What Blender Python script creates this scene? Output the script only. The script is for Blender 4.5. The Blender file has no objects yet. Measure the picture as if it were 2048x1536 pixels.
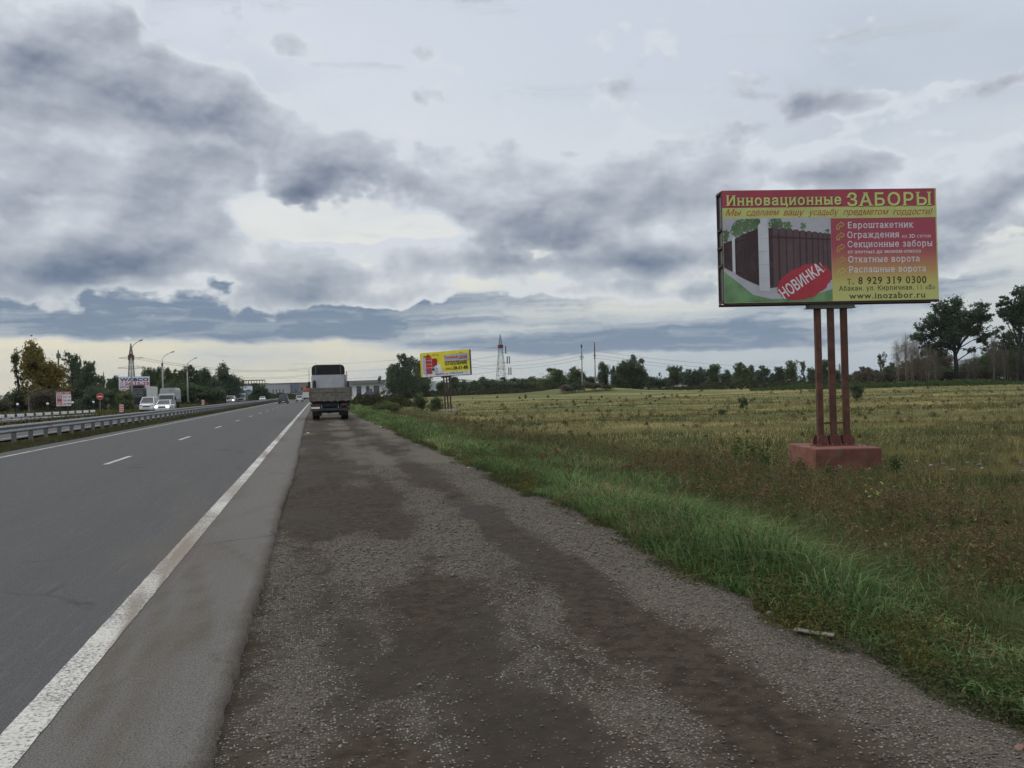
import bpy, math, random
import numpy as np
from mathutils import Matrix, Vector, Euler
# ---------------------------------------------------------------- camera
H = 1.6; FPX = 1771.0
PSI, ROLL, PIT = math.radians(12.45), math.radians(1.4), math.radians(.37)
Fw = np.array([math.sin(PSI)*math.cos(PIT), math.cos(PSI)*math.cos(PIT), math.sin(PIT)])
_r0 = np.array([math.cos(PSI), -math.sin(PSI), 0.]); _u0 = np.cross(_r0, Fw)
Rt = math.cos(ROLL)*_r0 - math.sin(ROLL)*_u0
Up = math.sin(ROLL)*_r0 + math.cos(ROLL)*_u0
sc = bpy.context.scene
COL = sc.collection
cam = bpy.data.cameras.new('camera'); co = bpy.data.objects.new('camera', cam); COL.objects.link(co)
co.matrix_world = Matrix(((Rt[0], Up[0], -Fw[0], 0), (Rt[1], Up[1], -Fw[1], 0), (Rt[2], Up[2], -Fw[2], H), (0, 0, 0, 1)))
cam.sensor_width = 36; cam.lens = 36*FPX/2048; cam.clip_start = .05; cam.clip_end = 30000
sc.camera = co

def ray(u, v): return Fw + Rt*((u-1024)/FPX) - Up*((v-768)/FPX)
def at(u, v, D):                      # surveyed point: picture position + distance -> world
    q = ray(u, v)*D; return (float(q[0]), float(q[1]), float(q[2]+H))
def hor(u):
    a, b = ray(u, 768)[2], ray(u, 868)[2]; return 768+100*a/(a-b)
def azel(u, v):
    q = ray(u, v); return math.atan2(q[0], q[1]), math.atan2(q[2], math.hypot(q[0], q[1]))
def lin(r, g, b, a=1):
    f = lambda c: (c/255)/12.92 if c/255 <= .04045 else ((c/255+.055)/1.055)**2.4
    return (f(r), f(g), f(b), a)

# ---------------------------------------------------------------- node helpers
class NT:
    def __init__(s, tree): s.t = tree; s.n = tree.nodes; s.l = tree.links
    def node(s, typ, **kw):
        n = s.n.new(typ)
        for k, v in kw.items(): setattr(n, k, v)
        return n
    def put(s, sock, v):
        if hasattr(v, 'is_output') or isinstance(v, bpy.types.NodeSocket): s.l.new(v, sock)
        elif isinstance(v, (tuple, list)):
            d = sock.default_value; sock.default_value = tuple(v)[:len(d)] if len(v) >= len(d) else tuple(v)+(1,)*(len(d)-len(v))
        else: sock.default_value = v
    def m(s, op, a, b=None, c=None, clamp=False):
        n = s.node('ShaderNodeMath', operation=op, use_clamp=clamp); s.put(n.inputs[0], a)
        if b is not None: s.put(n.inputs[1], b)
        if c is not None: s.put(n.inputs[2], c)
        return n.outputs[0]
    def v(s, op, a, b=None):
        n = s.node('ShaderNodeVectorMath', operation=op); s.put(n.inputs[0], a)
        if b is not None: s.put(n.inputs[3] if op == 'SCALE' else n.inputs[1], b)
        return n.outputs['Value'] if op in ('LENGTH', 'DOT_PRODUCT') else n.outputs[0]
    def xyz(s, a):
        n = s.node('ShaderNodeSeparateXYZ'); s.put(n.inputs[0], a); return n.outputs
    def comb(s, x, y, z=0.):
        n = s.node('ShaderNodeCombineXYZ')
        for i, q in enumerate((x, y, z)): s.put(n.inputs[i], q)
        return n.outputs[0]
    def noise(s, vec, scale, detail=4, rough=.5, dist=0., dim='3D', lac=2., col=False):
        n = s.node('ShaderNodeTexNoise', noise_dimensions=dim); s.put(n.inputs['Vector'], vec)
        for k, q in (('Scale', scale), ('Detail', detail), ('Roughness', rough), ('Distortion', dist), ('Lacunarity', lac)): s.put(n.inputs[k], q)
        return n.outputs[1 if col else 0]
    def vor(s, vec, scale, feature='F1', out='Distance', rnd=1., dim='3D'):
        n = s.node('ShaderNodeTexVoronoi', feature=feature, voronoi_dimensions=dim); s.put(n.inputs['Vector'], vec); s.put(n.inputs['Scale'], scale); s.put(n.inputs['Randomness'], rnd)
        return n.outputs[out]
    def sm(s, x, a, b, lo=0., hi=1., t='SMOOTHSTEP'):
        n = s.node('ShaderNodeMapRange', interpolation_type=t)
        for i, q in enumerate((x, a, b, lo, hi)): s.put(n.inputs[i], q)
        return n.outputs[0]
    def mix(s, f, a, b, bt='MIX'):
        n = s.node('ShaderNodeMix', data_type='RGBA', blend_type=bt)
        s.put(n.inputs[0], f); s.put(n.inputs[6], a); s.put(n.inputs[7], b); return n.outputs[2]
    def ramp(s, x, stops, interp='LINEAR'):
        n = s.node('ShaderNodeValToRGB'); cr = n.color_ramp; cr.interpolation = interp; s.put(n.inputs[0], x)
        while len(cr.elements) < len(stops): cr.elements.new(.5)
        for e, (p, c) in zip(cr.elements, sorted(stops, key=lambda q: q[0])): e.position = p; e.color = c if len(c) == 4 else (*c, 1)
        return n.outputs[0]

# ---------------------------------------------------------------- world: daylight sky with a broken cloud deck
SUN_AZ, SUN_EL = math.radians(-62), math.radians(33)
W = bpy.data.worlds.new('World'); sc.world = W; W.use_nodes = True
N = NT(W.node_tree); N.n.clear()
tc = N.node('ShaderNodeTexCoord').outputs['Generated']
dr = N.v('NORMALIZE', tc); dx, dy, dz = N.xyz(dr)
AZ = N.m('ARCTAN2', dx, dy); EL = N.m('ARCSINE', dz)
ae = N.comb(AZ, EL)
zz = N.m('ADD', N.m('MAXIMUM', dz, 0.), .17)
P = N.comb(N.m('DIVIDE', dx, zz), N.m('DIVIDE', dy, zz))
warp = N.v('SUBTRACT', N.noise(P, 1.6, 3, .5, dim='2D', col=True), (.5, .5, .5))
P = N.v('ADD', P, N.v('SCALE', warp, .22))
warp2 = N.v('SUBTRACT', N.noise(ae, 9., 4, .6, dim='2D', col=True), (.5, .5, .5))
aw = N.v('ADD', ae, N.v('MULTIPLY', warp2, (.06, .04, 0)))
def blobs(lst, vec):
    tot = None
    for (u, v, ru, rv, w) in lst:
        a, e = azel(u, v)
        q = N.v('MULTIPLY', N.v('SUBTRACT', vec, (a, e, 0)), (FPX/ru, FPX/rv, 0))
        b = N.m('MULTIPLY', N.sm(N.v('LENGTH', q), 1.35, .15), w)
        tot = b if tot is None else N.m('ADD', tot, b)
    return tot
# cumulus masses: picture position, half sizes, weight
MASS = [(60, 120, 260, 170, .9), (100, 30, 230, 80, .6), (560, 560, 200, 34, .5), (400, 215, 200, 90, 1.05), (30, 250, 220, 130, .8), (150, 330, 360, 95, 1.0), (330, 380, 190, 70, .8),
        (60, 470, 260, 80, 1.0), (300, 480, 300, 80, .9), (620, 270, 110, 70, .5), (650, 310, 130, 80, .5), (725, 270, 60, 60, .35), (620, 375, 90, 50, .5), (60, 545, 300, 50, .8), (420, 530, 300, 50, .6),
        (900, 350, 200, 70, .7), (1090, 385, 280, 100, .85), (1180, 465, 70, 44, .6), (1000, 300, 160, 50, .4), (1330, 335, 210, 76, .8), (1500, 270, 70, 40, .45), (860, 290, 90, 36, .4),
        (1640, 325, 130, 44, .75), (1750, 308, 60, 30, .5), (1950, 345, 230, 64, .85), (1560, 355, 260, 50, .5), (1960, 440, 200, 80, .6), (1350, 420, 160, 90, .45), (1480, 470, 200, 110, .4),
        (800, 510, 240, 44, .8), (760, 480, 120, 30, .4), (1010, 425, 120, 32, .55), (1020, 545, 220, 34, .75), (1280, 512, 130, 36, .7), (700, 565, 280, 36, .6),
        (590, 92, 66, 32, 1.15), (850, 188, 62, 30, 1.05), (845, 115, 44, 26, .45), (960, 198, 64, 18, .4), (1570, 188, 90, 24, .5), (1690, 205, 150, 24, .55), (1970, 170, 110, 24, .65),
        (1840, 262, 60, 14, .5), (905, 140, 40, 24, .4), (985, 155, 40, 24, .35), (1160, 300, 60, 12, .35), (1250, 595, 230, 22, .45), (700, 330, 220, 60, .4), (1240, 300, 120, 50, .45), (1420, 300, 140, 60, .4), (560, 600, 300, 22, .5), (900, 590, 260, 20, .4), (1130, 450, 260, 50, .4), (560, 250, 60, 40, .4)]
HOLE = [(520, 430, 60, 50, .6), (620, 465, 130, 30, .6), (250, 90, 60, 40, .25), (180, 385, 90, 22, .3), (420, 287, 60, 14, .6), (900, 455, 200, 22, .4), (520, 320, 24, 80, .6), (110, 395, 110, 16, .5), (430, 120, 80, 30, .4), (60, 60, 60, 14, .3), (240, 560, 160, 12, .5), (280, 260, 60, 14, .3), (480, 500, 60, 40, .3), (330, 60, 60, 60, .4)]
dens = N.m('SUBTRACT', blobs(MASS, aw), blobs(HOLE, aw))
dens_up = blobs([q for q in MASS if q[2] > 80], N.v('ADD', aw, (0, .026, 0))); dens_dn = blobs([q for q in MASS if q[2] > 80], N.v('ADD', aw, (0, -.026, 0)))
basey = N.m('SUBTRACT', dens_up, dens_dn)
# outside the picture the deck goes on
outm = N.m('MAXIMUM', N.sm(N.m('ABSOLUTE', N.m('SUBTRACT', AZ, PSI)), .60, .8), N.sm(EL, .47, .62))
dens = N.m('ADD', dens, N.m('MULTIPLY', outm, .42))
Q = N.v('MULTIPLY', N.v('ADD', ae, N.v('MULTIPLY', warp2, (.022, .014, 0))), (1., 1.6, 0))
def puff(off=None):
    q = Q if off is None else N.v('ADD', Q, off)
    a = N.noise(q, 6.5, 8, .6, dim='2D')
    b = N.vor(q, 13., 'SMOOTH_F1', dim='2D'); c = N.vor(q, 31., 'SMOOTH_F1', dim='2D'); d = N.vor(q, 74., 'F1', dim='2D')
    w = N.m('ADD', N.m('ADD', N.m('MULTIPLY', b, .30), N.m('MULTIPLY', c, .17)), N.m('MULTIPLY', d, .075))
    return N.m('ADD', a, N.m('SUBTRACT', .24, w))
n1 = N.noise(P, 2.2, 5, .5, dim='2D')
p1 = puff()
def relief(off=None):
    q = Q if off is None else N.v('ADD', Q, off)
    return N.m('SUBTRACT', N.noise(q, 5.5, 6, .52, dim='2D'), N.m('MULTIPLY', N.vor(q, 9., 'SMOOTH_F1', dim='2D'), .35))
p2 = relief(); p3 = relief((-.012, .034, 0))
nn = N.m('ADD', N.m('MULTIPLY', n1, .25), N.m('MULTIPLY', p1, .75))
fld = N.m('ADD', N.m('SUBTRACT', dens, N.m('MULTIPLY', N.sm(EL, .10, .04), .5)), N.m('MULTIPLY', N.m('SUBTRACT', nn, .5), 2.9))
cov = N.sm(fld, .26, .50)
rel = N.m('SUBTRACT', p2, p3)
core = N.sm(fld, .30, 1.25)
n2 = N.noise(N.v('MULTIPLY', Q, (1, 1.7, 0)), 4.5, 5, .55, dim='2D')
shade = N.m('ADD', N.m('SUBTRACT', N.m('MULTIPLY', core, .62), N.m('MULTIPLY', rel, 2.9)), N.m('MULTIPLY', N.m('SUBTRACT', n2, .47), 1.1))
rim = N.m('MULTIPLY', N.sm(fld, .26, .42), N.sm(fld, .85, .42))
shade = N.m('ADD', N.m('SUBTRACT', shade, N.m('MULTIPLY', rim, .28)), N.m('MULTIPLY', basey, .34))
shade = N.m('SUBTRACT', shade, N.m('MULTIPLY', N.m('SUBTRACT', p1, puff((-.004, .010, 0))), 1.1))
shade = N.m('POWER', N.sm(shade, -.2, 1.75, t='LINEAR'), .9)
K = 10.0
def c10(r, g, b): q = lin(r, g, b); return (q[0]*K, q[1]*K, q[2]*K, 1)
low = N.sm(EL, .22, .02)
cl_light = N.mix(low, c10(214, 220, 228), c10(218, 222, 222))
cl_dark = N.mix(low, c10(88, 102, 128), c10(120, 138, 160))
ccol = N.mix(shade, cl_light, cl_dark)
# high thin veil behind the masses
left = N.sm(AZ, PSI+.25, PSI-.35)
veil = N.ramp(N.m('MULTIPLY', EL, 2.2, clamp=True), [(0, lin(178, 198, 212)), (.05, lin(196, 209, 215)), (.13, lin(213, 218, 216)), (.3, lin(234, 236, 231)), (.45, lin(229, 232, 236)), (.7, lin(212, 220, 231)), (1., lin(213, 222, 233))])
veilL = N.ramp(N.m('MULTIPLY', EL, 2.2, clamp=True), [(0, lin(226, 222, 205)), (.03, lin(238, 231, 204)), (.12, lin(240, 233, 206)), (.3, lin(241, 240, 230)), (.5, lin(236, 238, 238)), (.8, lin(224, 229, 239)), (1., lin(216, 222, 235))])
veil = N.v('SCALE', N.mix(left, veil, veilL), K)
vn = N.noise(P, 1.1, 5, .5, dim='2D')
veil = N.mix(N.m('MULTIPLY', N.sm(vn, .42, .75), .5), veil, c10(186, 197, 212))
# low sheets of stratus, drawn out along the horizon
S = N.comb(N.m('MULTIPLY', AZ, 2.2), N.m('MULTIPLY', EL, 21.))
S = N.v('ADD', S, N.v('MULTIPLY', warp2, (.5, .35, 0)))
n3 = N.noise(S, 1.7, 9, .6, dim='2D')
n3b = N.noise(S, 4.5, 6, .6, dim='2D')
sb = blobs([(260, 620, 520, 38, .75), (620, 640, 560, 34, .8), (420, 670, 460, 20, .8), (130, 655, 300, 24, .7), (900, 660, 300, 26, .5), (1060, 690, 420, 26, .75), (1350, 672, 400, 34, .75), (1250, 640, 300, 20, .4), (300, 590, 500, 36, .5), (800, 615, 400, 26, .5), (1100, 600, 380, 22, .4), (1500, 560, 300, 22, .35), (1750, 590, 260, 26, .4), (1450, 690, 500, 18, .4), (900, 690, 200, 14, .5),
            (350, 560, 420, 30, .75), (1700, 640, 400, 40, .55), (1950, 560, 200, 20, .4), (1550, 610, 240, 30, .35), (420, 712, 160, 6, .4), (1600, 730, 500, 14, .45), (700, 600, 300, 16, .5)], N.v('ADD', ae, N.v('MULTIPLY', warp2, (.12, .02, 0))))
sb = N.m('ADD', sb, N.m('MULTIPLY', N.m('MULTIPLY', outm, N.sm(EL, .2, .05)), .4))
f3 = N.m('ADD', sb, N.m('MULTIPLY', N.m('SUBTRACT', n3, .5), 1.7))
cov3 = N.m('MULTIPLY', N.sm(f3, .12, .7), .95)
s_r = N.mix(N.m('ADD', N.sm(f3, .3, 1.25), N.m('MULTIPLY', N.m('SUBTRACT', n3b, .5), 1.9), clamp=True), c10(190, 198, 203), c10(106, 128, 154))
sky = N.node('ShaderNodeTexSky', sky_type='NISHITA', sun_disc=False, sun_elevation=SUN_EL, sun_rotation=SUN_AZ, air_density=1.2, dust_density=2.5)
out = N.mix(.86, sky.outputs[0], veil)
out = N.mix(cov3, out, s_r)
out = N.mix(cov, out, ccol)
bl = N.m('MULTIPLY', N.sm(EL, .5, 1.0), 1.15)          # unseen sky above the view brightened overcast-style, then warmed, to light the ground
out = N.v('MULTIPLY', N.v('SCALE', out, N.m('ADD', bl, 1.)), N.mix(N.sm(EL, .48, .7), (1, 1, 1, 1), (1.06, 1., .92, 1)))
gnd = N.sm(dz, -.001, -.004)
out = N.mix(gnd, out, c10(110, 112, 100))
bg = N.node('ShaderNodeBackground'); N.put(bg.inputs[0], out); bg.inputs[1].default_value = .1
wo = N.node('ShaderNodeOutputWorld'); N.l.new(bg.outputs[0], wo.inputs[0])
W.cycles.sampling_method = 'MANUAL'; W.cycles.sample_map_resolution = 512

sun = bpy.data.lights.new('sun', 'SUN'); so = bpy.data.objects.new('sun', sun); COL.objects.link(so)
sun.energy = 1.1; sun.angle = math.radians(14); sun.color = (1, .95, .87)
sd = Vector((math.sin(SUN_AZ)*math.cos(SUN_EL), math.cos(SUN_AZ)*math.cos(SUN_EL), math.sin(SUN_EL)))
so.rotation_euler = sd.to_track_quat('Z', 'Y').to_euler(); so.location = (-20, 0, 40)
sc.view_settings.view_transform = 'Standard'; sc.view_settings.look = 'None'
sc.view_settings.exposure = 0; sc.view_settings.gamma = 1; sc.view_settings.use_curve_mapping = False
sc.cycles.max_bounces = 4; sc.cycles.diffuse_bounces = 2; sc.cycles.glossy_bounces = 2; sc.cycles.transmission_bounces = 2; sc.cycles.transparent_max_bounces = 4
sc.cycles.use_denoising = False if False else sc.cycles.use_denoising
# ---------------------------------------------------------------- mesh helpers
def tag(o, label=None, cat=None, group=None, kind=None):
    if label: o['label'] = label
    if cat: o['category'] = cat
    if group: o['group'] = group
    if kind: o['kind'] = kind
    return o
def empty(name, loc=(0, 0, 0), rz=0., label=None, cat=None, group=None, ry=0.):
    o = bpy.data.objects.new(name, None); COL.objects.link(o); o.empty_display_size = .2
    o.location = loc; o.rotation_euler = (0, ry, rz); return tag(o, label, cat, group)
def kids(o): return [c for c in COL.objects if c.parent == o]
def copy_tree(o, parent=None):
    c = o.copy(); COL.objects.link(c); c.parent = parent
    for ch in kids(o): copy_tree(ch, c)
    return c
class MB:
    def __init__(s): s.v = []; s.f = []; s.sm = False
    def add(s, vs, fs):
        b = len(s.v); s.v += [tuple(p) for p in vs]; s.f += [tuple(i+b for i in f) for f in fs]; return s
    def box(s, c, d, rz=0., rx=0., ry=0., taper=1.):
        M = Euler((rx, ry, rz)).to_matrix(); hx, hy, hz = d[0]/2, d[1]/2, d[2]/2; vs = []
        for z in (-1, 1):
            t = taper if z > 0 else 1.
            for x, y in ((-1, -1), (1, -1), (1, 1), (-1, 1)):
                vs.append(tuple(Vector(c)+M @ Vector((x*hx*t, y*hy*t, z*hz))))
        return s.add(vs, [(0, 3, 2, 1), (4, 5, 6, 7), (0, 1, 5, 4), (1, 2, 6, 5), (2, 3, 7, 6), (3, 0, 4, 7)])
    def rbox(s, c, d, b):              # box with chamfered vertical and horizontal edges
        hx, hy, hz = d[0]/2, d[1]/2, d[2]/2; vs = []; b = min(b, hx*.9, hy*.9, hz*.9)
        for z, k in ((-hz, b), (-hz+b, 0), (hz-b, 0), (hz, b)):
            for x, y in ((-hx+b, -hy), (hx-b, -hy), (hx, -hy+b), (hx, hy-b), (hx-b, hy), (-hx+b, hy), (-hx, hy-b), (-hx, -hy+b)):
                sx = max(0, abs(x)-k)*(1 if x > 0 else -1); sy = max(0, abs(y)-k)*(1 if y > 0 else -1)
                vs.append((c[0]+sx, c[1]+sy, c[2]+z))
        fs = [tuple(range(7, -1, -1)), tuple(range(24, 32))]
        for r in range(3):
            for i in range(8): j = (i+1) % 8; fs.append((r*8+i, r*8+j, r*8+8+j, r*8+8+i))
        return s.add(vs, fs)
    def bar(s, p, q, w, h=None, up=(0, 0, 1)):
        h = h or w; p, q = Vector(p), Vector(q); d = (q-p).normalized(); u = Vector(up)
        if abs(d.dot(u)) > .98: u = Vector((1, 0, 0))
        a = d.cross(u).normalized()*w/2; b = a.cross(d).normalized()*h/2
        vs = [p-a-b, p+a-b, p+a+b, p-a+b, q-a-b, q+a-b, q+a+b, q-a+b]
        return s.add(vs, [(0, 1, 2, 3), (7, 6, 5, 4), (0, 4, 5, 1), (1, 5, 6, 2), (2, 6, 7, 3), (3, 7, 4, 0)])
    def tube(s, pts, rads, n=8, cap=True):
        pts = [Vector(p) for p in pts]
        if not hasattr(rads, '__len__'): rads = [rads]*len(pts)
        vs = []; prev = None
        for i, p in enumerate(pts):
            d = (pts[min(i+1, len(pts)-1)]-pts[max(i-1, 0)]).normalized()
            if prev is None:
                a = d.cross(Vector((0, 0, 1)) if abs(d.z) < .9 else Vector((1, 0, 0))).normalized()
            else: a = (prev-d*prev.dot(d)).normalized()
            prev = a; b = d.cross(a)
            for k in range(n):
                t = 2*math.pi*k/n; vs.append(p+(a*math.cos(t)+b*math.sin(t))*rads[i])
        fs = []
        for i in range(len(pts)-1):
            for k in range(n): j = (k+1) % n; fs.append((i*n+k, i*n+j, i*n+n+j, i*n+n+k))
        if cap: fs += [tuple(range(n-1, -1, -1)), tuple(range((len(pts)-1)*n, len(pts)*n))]
        return s.add(vs, fs)
    def lathe(s, c, prof, n=16, axis='z'):
        vs = []
        for r, z in prof:
            for k in range(n):
                t = 2*math.pi*k/n; a, b = r*math.cos(t), r*math.sin(t)
                vs.append((c[0]+a, c[1]+b, c[2]+z) if axis == 'z' else (c[0]+z, c[1]+a, c[2]+b) if axis == 'x' else (c[0]+a, c[1]+z, c[2]+b))
        fs = []
        for i in range(len(prof)-1):
            for k in range(n): j = (k+1) % n; fs.append((i*n+k, i*n+j, i*n+n+j, i*n+n+k))
        fs += [tuple(range(n-1, -1, -1)), tuple(range((len(prof)-1)*n, len(prof)*n))]
        return s.add(vs, fs)
    def sphere(s, c, r, n=14):
        m = n//2; return s.lathe(c, [(r*math.sin(math.pi*(i+.02)/(m+.04)), -r*math.cos(math.pi*(i+.02)/(m+.04))) for i in range(m+1)], n)
    def prism(s, pts, fn0, fn1):       # 2D outline -> two rings
        n = len(pts); vs = [fn0(*p) for p in pts]+[fn1(*p) for p in pts]
        return s.add(vs, [tuple(range(n-1, -1, -1)), tuple(range(n, 2*n))]+[(i, (i+1) % n, n+(i+1) % n, n+i) for i in range(n)])
    def loft(s, rings, close=True):
        n = len(rings[0]); vs = [p for r in rings for p in r]; fs = []
        for i in range(len(rings)-1):
            for k in range(n): j = (k+1) % n; fs.append((i*n+k, i*n+j, i*n+n+j, i*n+n+k))
        if close: fs += [tuple(range(n-1, -1, -1)), tuple(range((len(rings)-1)*n, len(rings)*n))]
        return s.add(vs, fs)
    def mesh(s, name, smooth=False):
        me = bpy.data.meshes.new(name); me.from_pydata([tuple(map(float, p)) for p in s.v], [], s.f); me.update()
        if smooth: me.polygons.foreach_set('use_smooth', [True]*len(me.polygons))
        return me
    def build(s, name, mat, parent=None, smooth=False, bevel=0.):
        o = bpy.data.objects.new(name, s.mesh(name, smooth)); COL.objects.link(o)
        if mat: o.data.materials.append(mat)
        o.parent = parent
        if bevel:
            b = o.modifiers.new('bevel', 'BEVEL'); b.width = bevel; b.segments = 2; b.limit_method = 'ANGLE'
        return o
def np_mesh(name, V, F, col=None, mat=None, smooth=False, attrs=None, k=None):
    """V (n,3), F (m,k) arrays"""
    me = bpy.data.meshes.new(name); V = np.asarray(V, np.float32); F = np.asarray(F, np.int32); k = F.shape[1]
    me.vertices.add(len(V)); me.vertices.foreach_set('co', V.ravel())
    me.loops.add(F.size); me.loops.foreach_set('vertex_index', F.ravel())
    me.polygons.add(len(F)); me.polygons.foreach_set('loop_start', np.arange(0, F.size, k, dtype=np.int32))
    me.polygons.foreach_set('loop_total', np.full(len(F), k, np.int32))
    if smooth: me.polygons.foreach_set('use_smooth', np.ones(len(F), bool))
    me.update(calc_edges=True)
    if col is not None:
        a = me.color_attributes.new('col', 'FLOAT_COLOR', 'POINT'); c = np.ones((len(V), 4), np.float32); c[:, :3] = col; a.data.foreach_set('color', c.ravel())
    for n_, v_ in (attrs or {}).items():
        a = me.attributes.new(n_, 'FLOAT', 'POINT'); a.data.foreach_set('value', np.asarray(v_, np.float32))
    if mat: me.materials.append(mat)
    return me
def link(name, me, parent=None):
    o = bpy.data.objects.new(name, me); COL.objects.link(o); o.parent = parent; return o
def grid_faces(nx, ny):
    i = np.arange(nx-1)[None, :]+np.arange(ny-1)[:, None]*nx; i = i.ravel()
    return np.stack([i, i+1, i+1+nx, i+nx], 1)

# value noise in numpy
_rg = np.random.default_rng(5); _T = _rg.random((256, 256))
def vn(x, y):
    x = np.asarray(x, float); y = np.asarray(y, float)
    xi = np.floor(x).astype(int); yi = np.floor(y).astype(int); fx = x-xi; fy = y-yi
    fx = fx*fx*(3-2*fx); fy = fy*fy*(3-2*fy); g = lambda a, b: _T[a & 255, b & 255]
    return (g(xi, yi)*(1-fx)+g(xi+1, yi)*fx)*(1-fy)+(g(xi, yi+1)*(1-fx)+g(xi+1, yi+1)*fx)*fy
def fbm(x, y, o=4, r=.5):
    t = 0; a = 1; s = 0; x = np.asarray(x, float); y = np.asarray(y, float)
    for k in range(o): t = t+a*vn(x*2**k+17.3*k, y*2**k+9.1*k); s += a; a *= r
    return t/s
def sst(x, a, b):
    t = np.clip((np.asarray(x, float)-a)/(b-a), 0, 1); return t*t*(3-2*t)

# ---------------------------------------------------------------- materials
def pm(name, c, rough=.6, metal=0., var=.12, scale=3., bump=0., dirt=None, dirt_amt=.4, spec=.4, coat=0., emit=None, estr=0.):
    m = bpy.data.materials.new(name); m.use_nodes = True; T = NT(m.node_tree); b = T.n['Principled BSDF']
    p = T.node('ShaderNodeTexCoord').outputs['Object']
    n = T.noise(p, scale, 5, .6)
    col = T.mix(T.sm(n, .3, .7), tuple(x*(1-var) for x in c[:3])+(1,), tuple(min(1, x*(1+var)) for x in c[:3])+(1,))
    if dirt:
        d = T.sm(T.noise(p, scale*2.3, 6, .65), .45, .72)
        col = T.mix(T.m('MULTIPLY', d, dirt_amt), col, dirt)
    T.put(b.inputs['Base Color'], col); T.put(b.inputs['Roughness'], T.sm(n, .2, .8, max(0, rough-.08), min(1, rough+.08)))
    b.inputs['Metallic'].default_value = metal; b.inputs['Specular IOR Level'].default_value = spec; b.inputs['Coat Weight'].default_value = coat
    if emit: T.put(b.inputs['Emission Color'], emit); b.inputs['Emission Strength'].default_value = estr
    if bump:
        bn = T.node('ShaderNodeBump'); bn.inputs['Strength'].default_value = bump; bn.inputs['Distance'].default_value = .01
        T.put(bn.inputs['Height'], T.noise(p, scale*8, 4)); T.l.new(bn.outputs[0], b.inputs['Normal'])
    return m
def leaf_mat(name, rough=.75, trans=.25, gain=1.):
    m = bpy.data.materials.new(name); m.use_nodes = True; T = NT(m.node_tree); T.n.clear()
    a = T.node('ShaderNodeAttribute', attribute_name='col'); c = T.v('SCALE', a.outputs['Color'], gain)
    d = T.node('ShaderNodeBsdfDiffuse'); t = T.node('ShaderNodeBsdfTranslucent'); x = T.node('ShaderNodeMixShader')
    T.put(d.inputs[0], c); T.put(t.inputs[0], c); x.inputs[0].default_value = trans
    T.l.new(d.outputs[0], x.inputs[1]); T.l.new(t.outputs[0], x.inputs[2])
    o = T.node('ShaderNodeOutputMaterial'); T.l.new(x.outputs[0], o.inputs[0]); return m
M = {}
M['steel'] = pm('galvanised_steel', (.25, .26, .27), .45, .55, .15, 4, 0, (.16, .12, .09, 1), .35)
M['galv_dark'] = pm('dull_steel', (.16, .165, .17), .6, .4, .2, 5, 0, (.1, .07, .05, 1), .4)
M['white'] = pm('white_paint', (.72, .73, .74), .45, 0, .06, 2, 0, (.35, .32, .28, 1), .15)
M['black'] = pm('black_paint', (.02, .02, .022), .5, 0, .2)
M['rubber'] = pm('tyre_rubber', (.022, .022, .022), .85, 0, .25, 9, 0, (.08, .07, .06, 1), .4)
M['glass'] = pm('dark_glass', (.02, .025, .03), .08, 0, .1, 2, 0, None, 0, .8)
M['red'] = pm('red_paint', (.55, .03, .03), .45, 0, .1)
M['redlens'] = pm('red_lens', (.20, .012, .012), .2, 0, .1, spec=.6)
M['chrome'] = pm('chrome', (.5, .5, .5), .25, .9, .1)
M['concrete'] = pm('concrete', (.33, .325, .3), .9, 0, .18, 2.5, .3, (.16, .15, .13, 1), .4)
M['rust'] = pm('rusty_primer', (.125, .045, .032), .7, .1, .25, 3.5, .3, (.06, .03, .022, 1), .6)
M['lamp_on'] = pm('lit_headlamp', (.9, .8, .6), .3, 0, .05, 3, 0, None, 0, .4, 0, (1, .78, .45, 1), 9)
M['leaf'] = leaf_mat('leaves', trans=.4); M['grass'] = leaf_mat('grass_blades', trans=.3)
M['bark'] = pm('bark', (.055, .045, .037), .95, 0, .3, 4, .6)
M['bark_pale'] = pm('pale_bark', (.2, .18, .155), .95, 0, .3, 4, .4)

# ---------------------------------------------------------------- terrain
def Tz(x, y):
    x = np.asarray(x, float); y = np.asarray(y, float)
    r = np.hypot(x, y)
    right = -.13+.08*sst(x, 3.0, 3.35)-.38*sst(x, 3.3, 5.6)-.36*sst(x, 6, 13)
    far = 1.1*sst(r, 85, 255)
    und = (fbm(x/19+3, y/14, 4)-.5)*.8*sst(x, 9, 24)*(1-sst(r, 250, 500))+(fbm(x/5, y/5+8, 2)-.5)*.10*sst(x, 3.6, 7)
    mx, my = at(1172, 775, 228)[:2]
    mound = 1.5*np.exp(-(((x-mx)/14)**2+((y-my)/12)**2))
    b2 = .1*np.exp(-(((x-31)/16)**2+((y-68)/5)**2))
    z = right+far*sst(x, 6, 40)+und+mound+b2
    left = -.06-.16*sst(-x, .0, .3)*(1-sst(-x, 9.2, 9.7))*0-.14*(1-sst(-x, 9.2, 9.9))-.06*sst(-x, 9, 13)*(1-sst(-x, 20, 26))+(fbm(x/8, y/8, 2)-.5)*.25*sst(-x, 21.5, 30)*(1-sst(r, 300, 600))
    med = .07*np.exp(-((x+10.9)/1.0)**2)
    return np.where(x > 0, z, left+med)
def Tf(x, y): return float(Tz(x, y))
def geo(a, b, n): return a*(b/a)**(np.arange(1, n+1)/n)
xs = np.concatenate([-geo(32, 6500, 46)[::-1], np.arange(-32, -6, .5), np.arange(-6, 3, 1.5), np.arange(3, 12, .2), np.arange(12, 60, .6), geo(60, 6500, 90)])
ys = np.concatenate([-geo(6, 400, 8)[::-1], np.arange(-6, 30, .35), np.arange(30, 120, .9), geo(120, 400, 110), geo(400, 6400, 24)])
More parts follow.
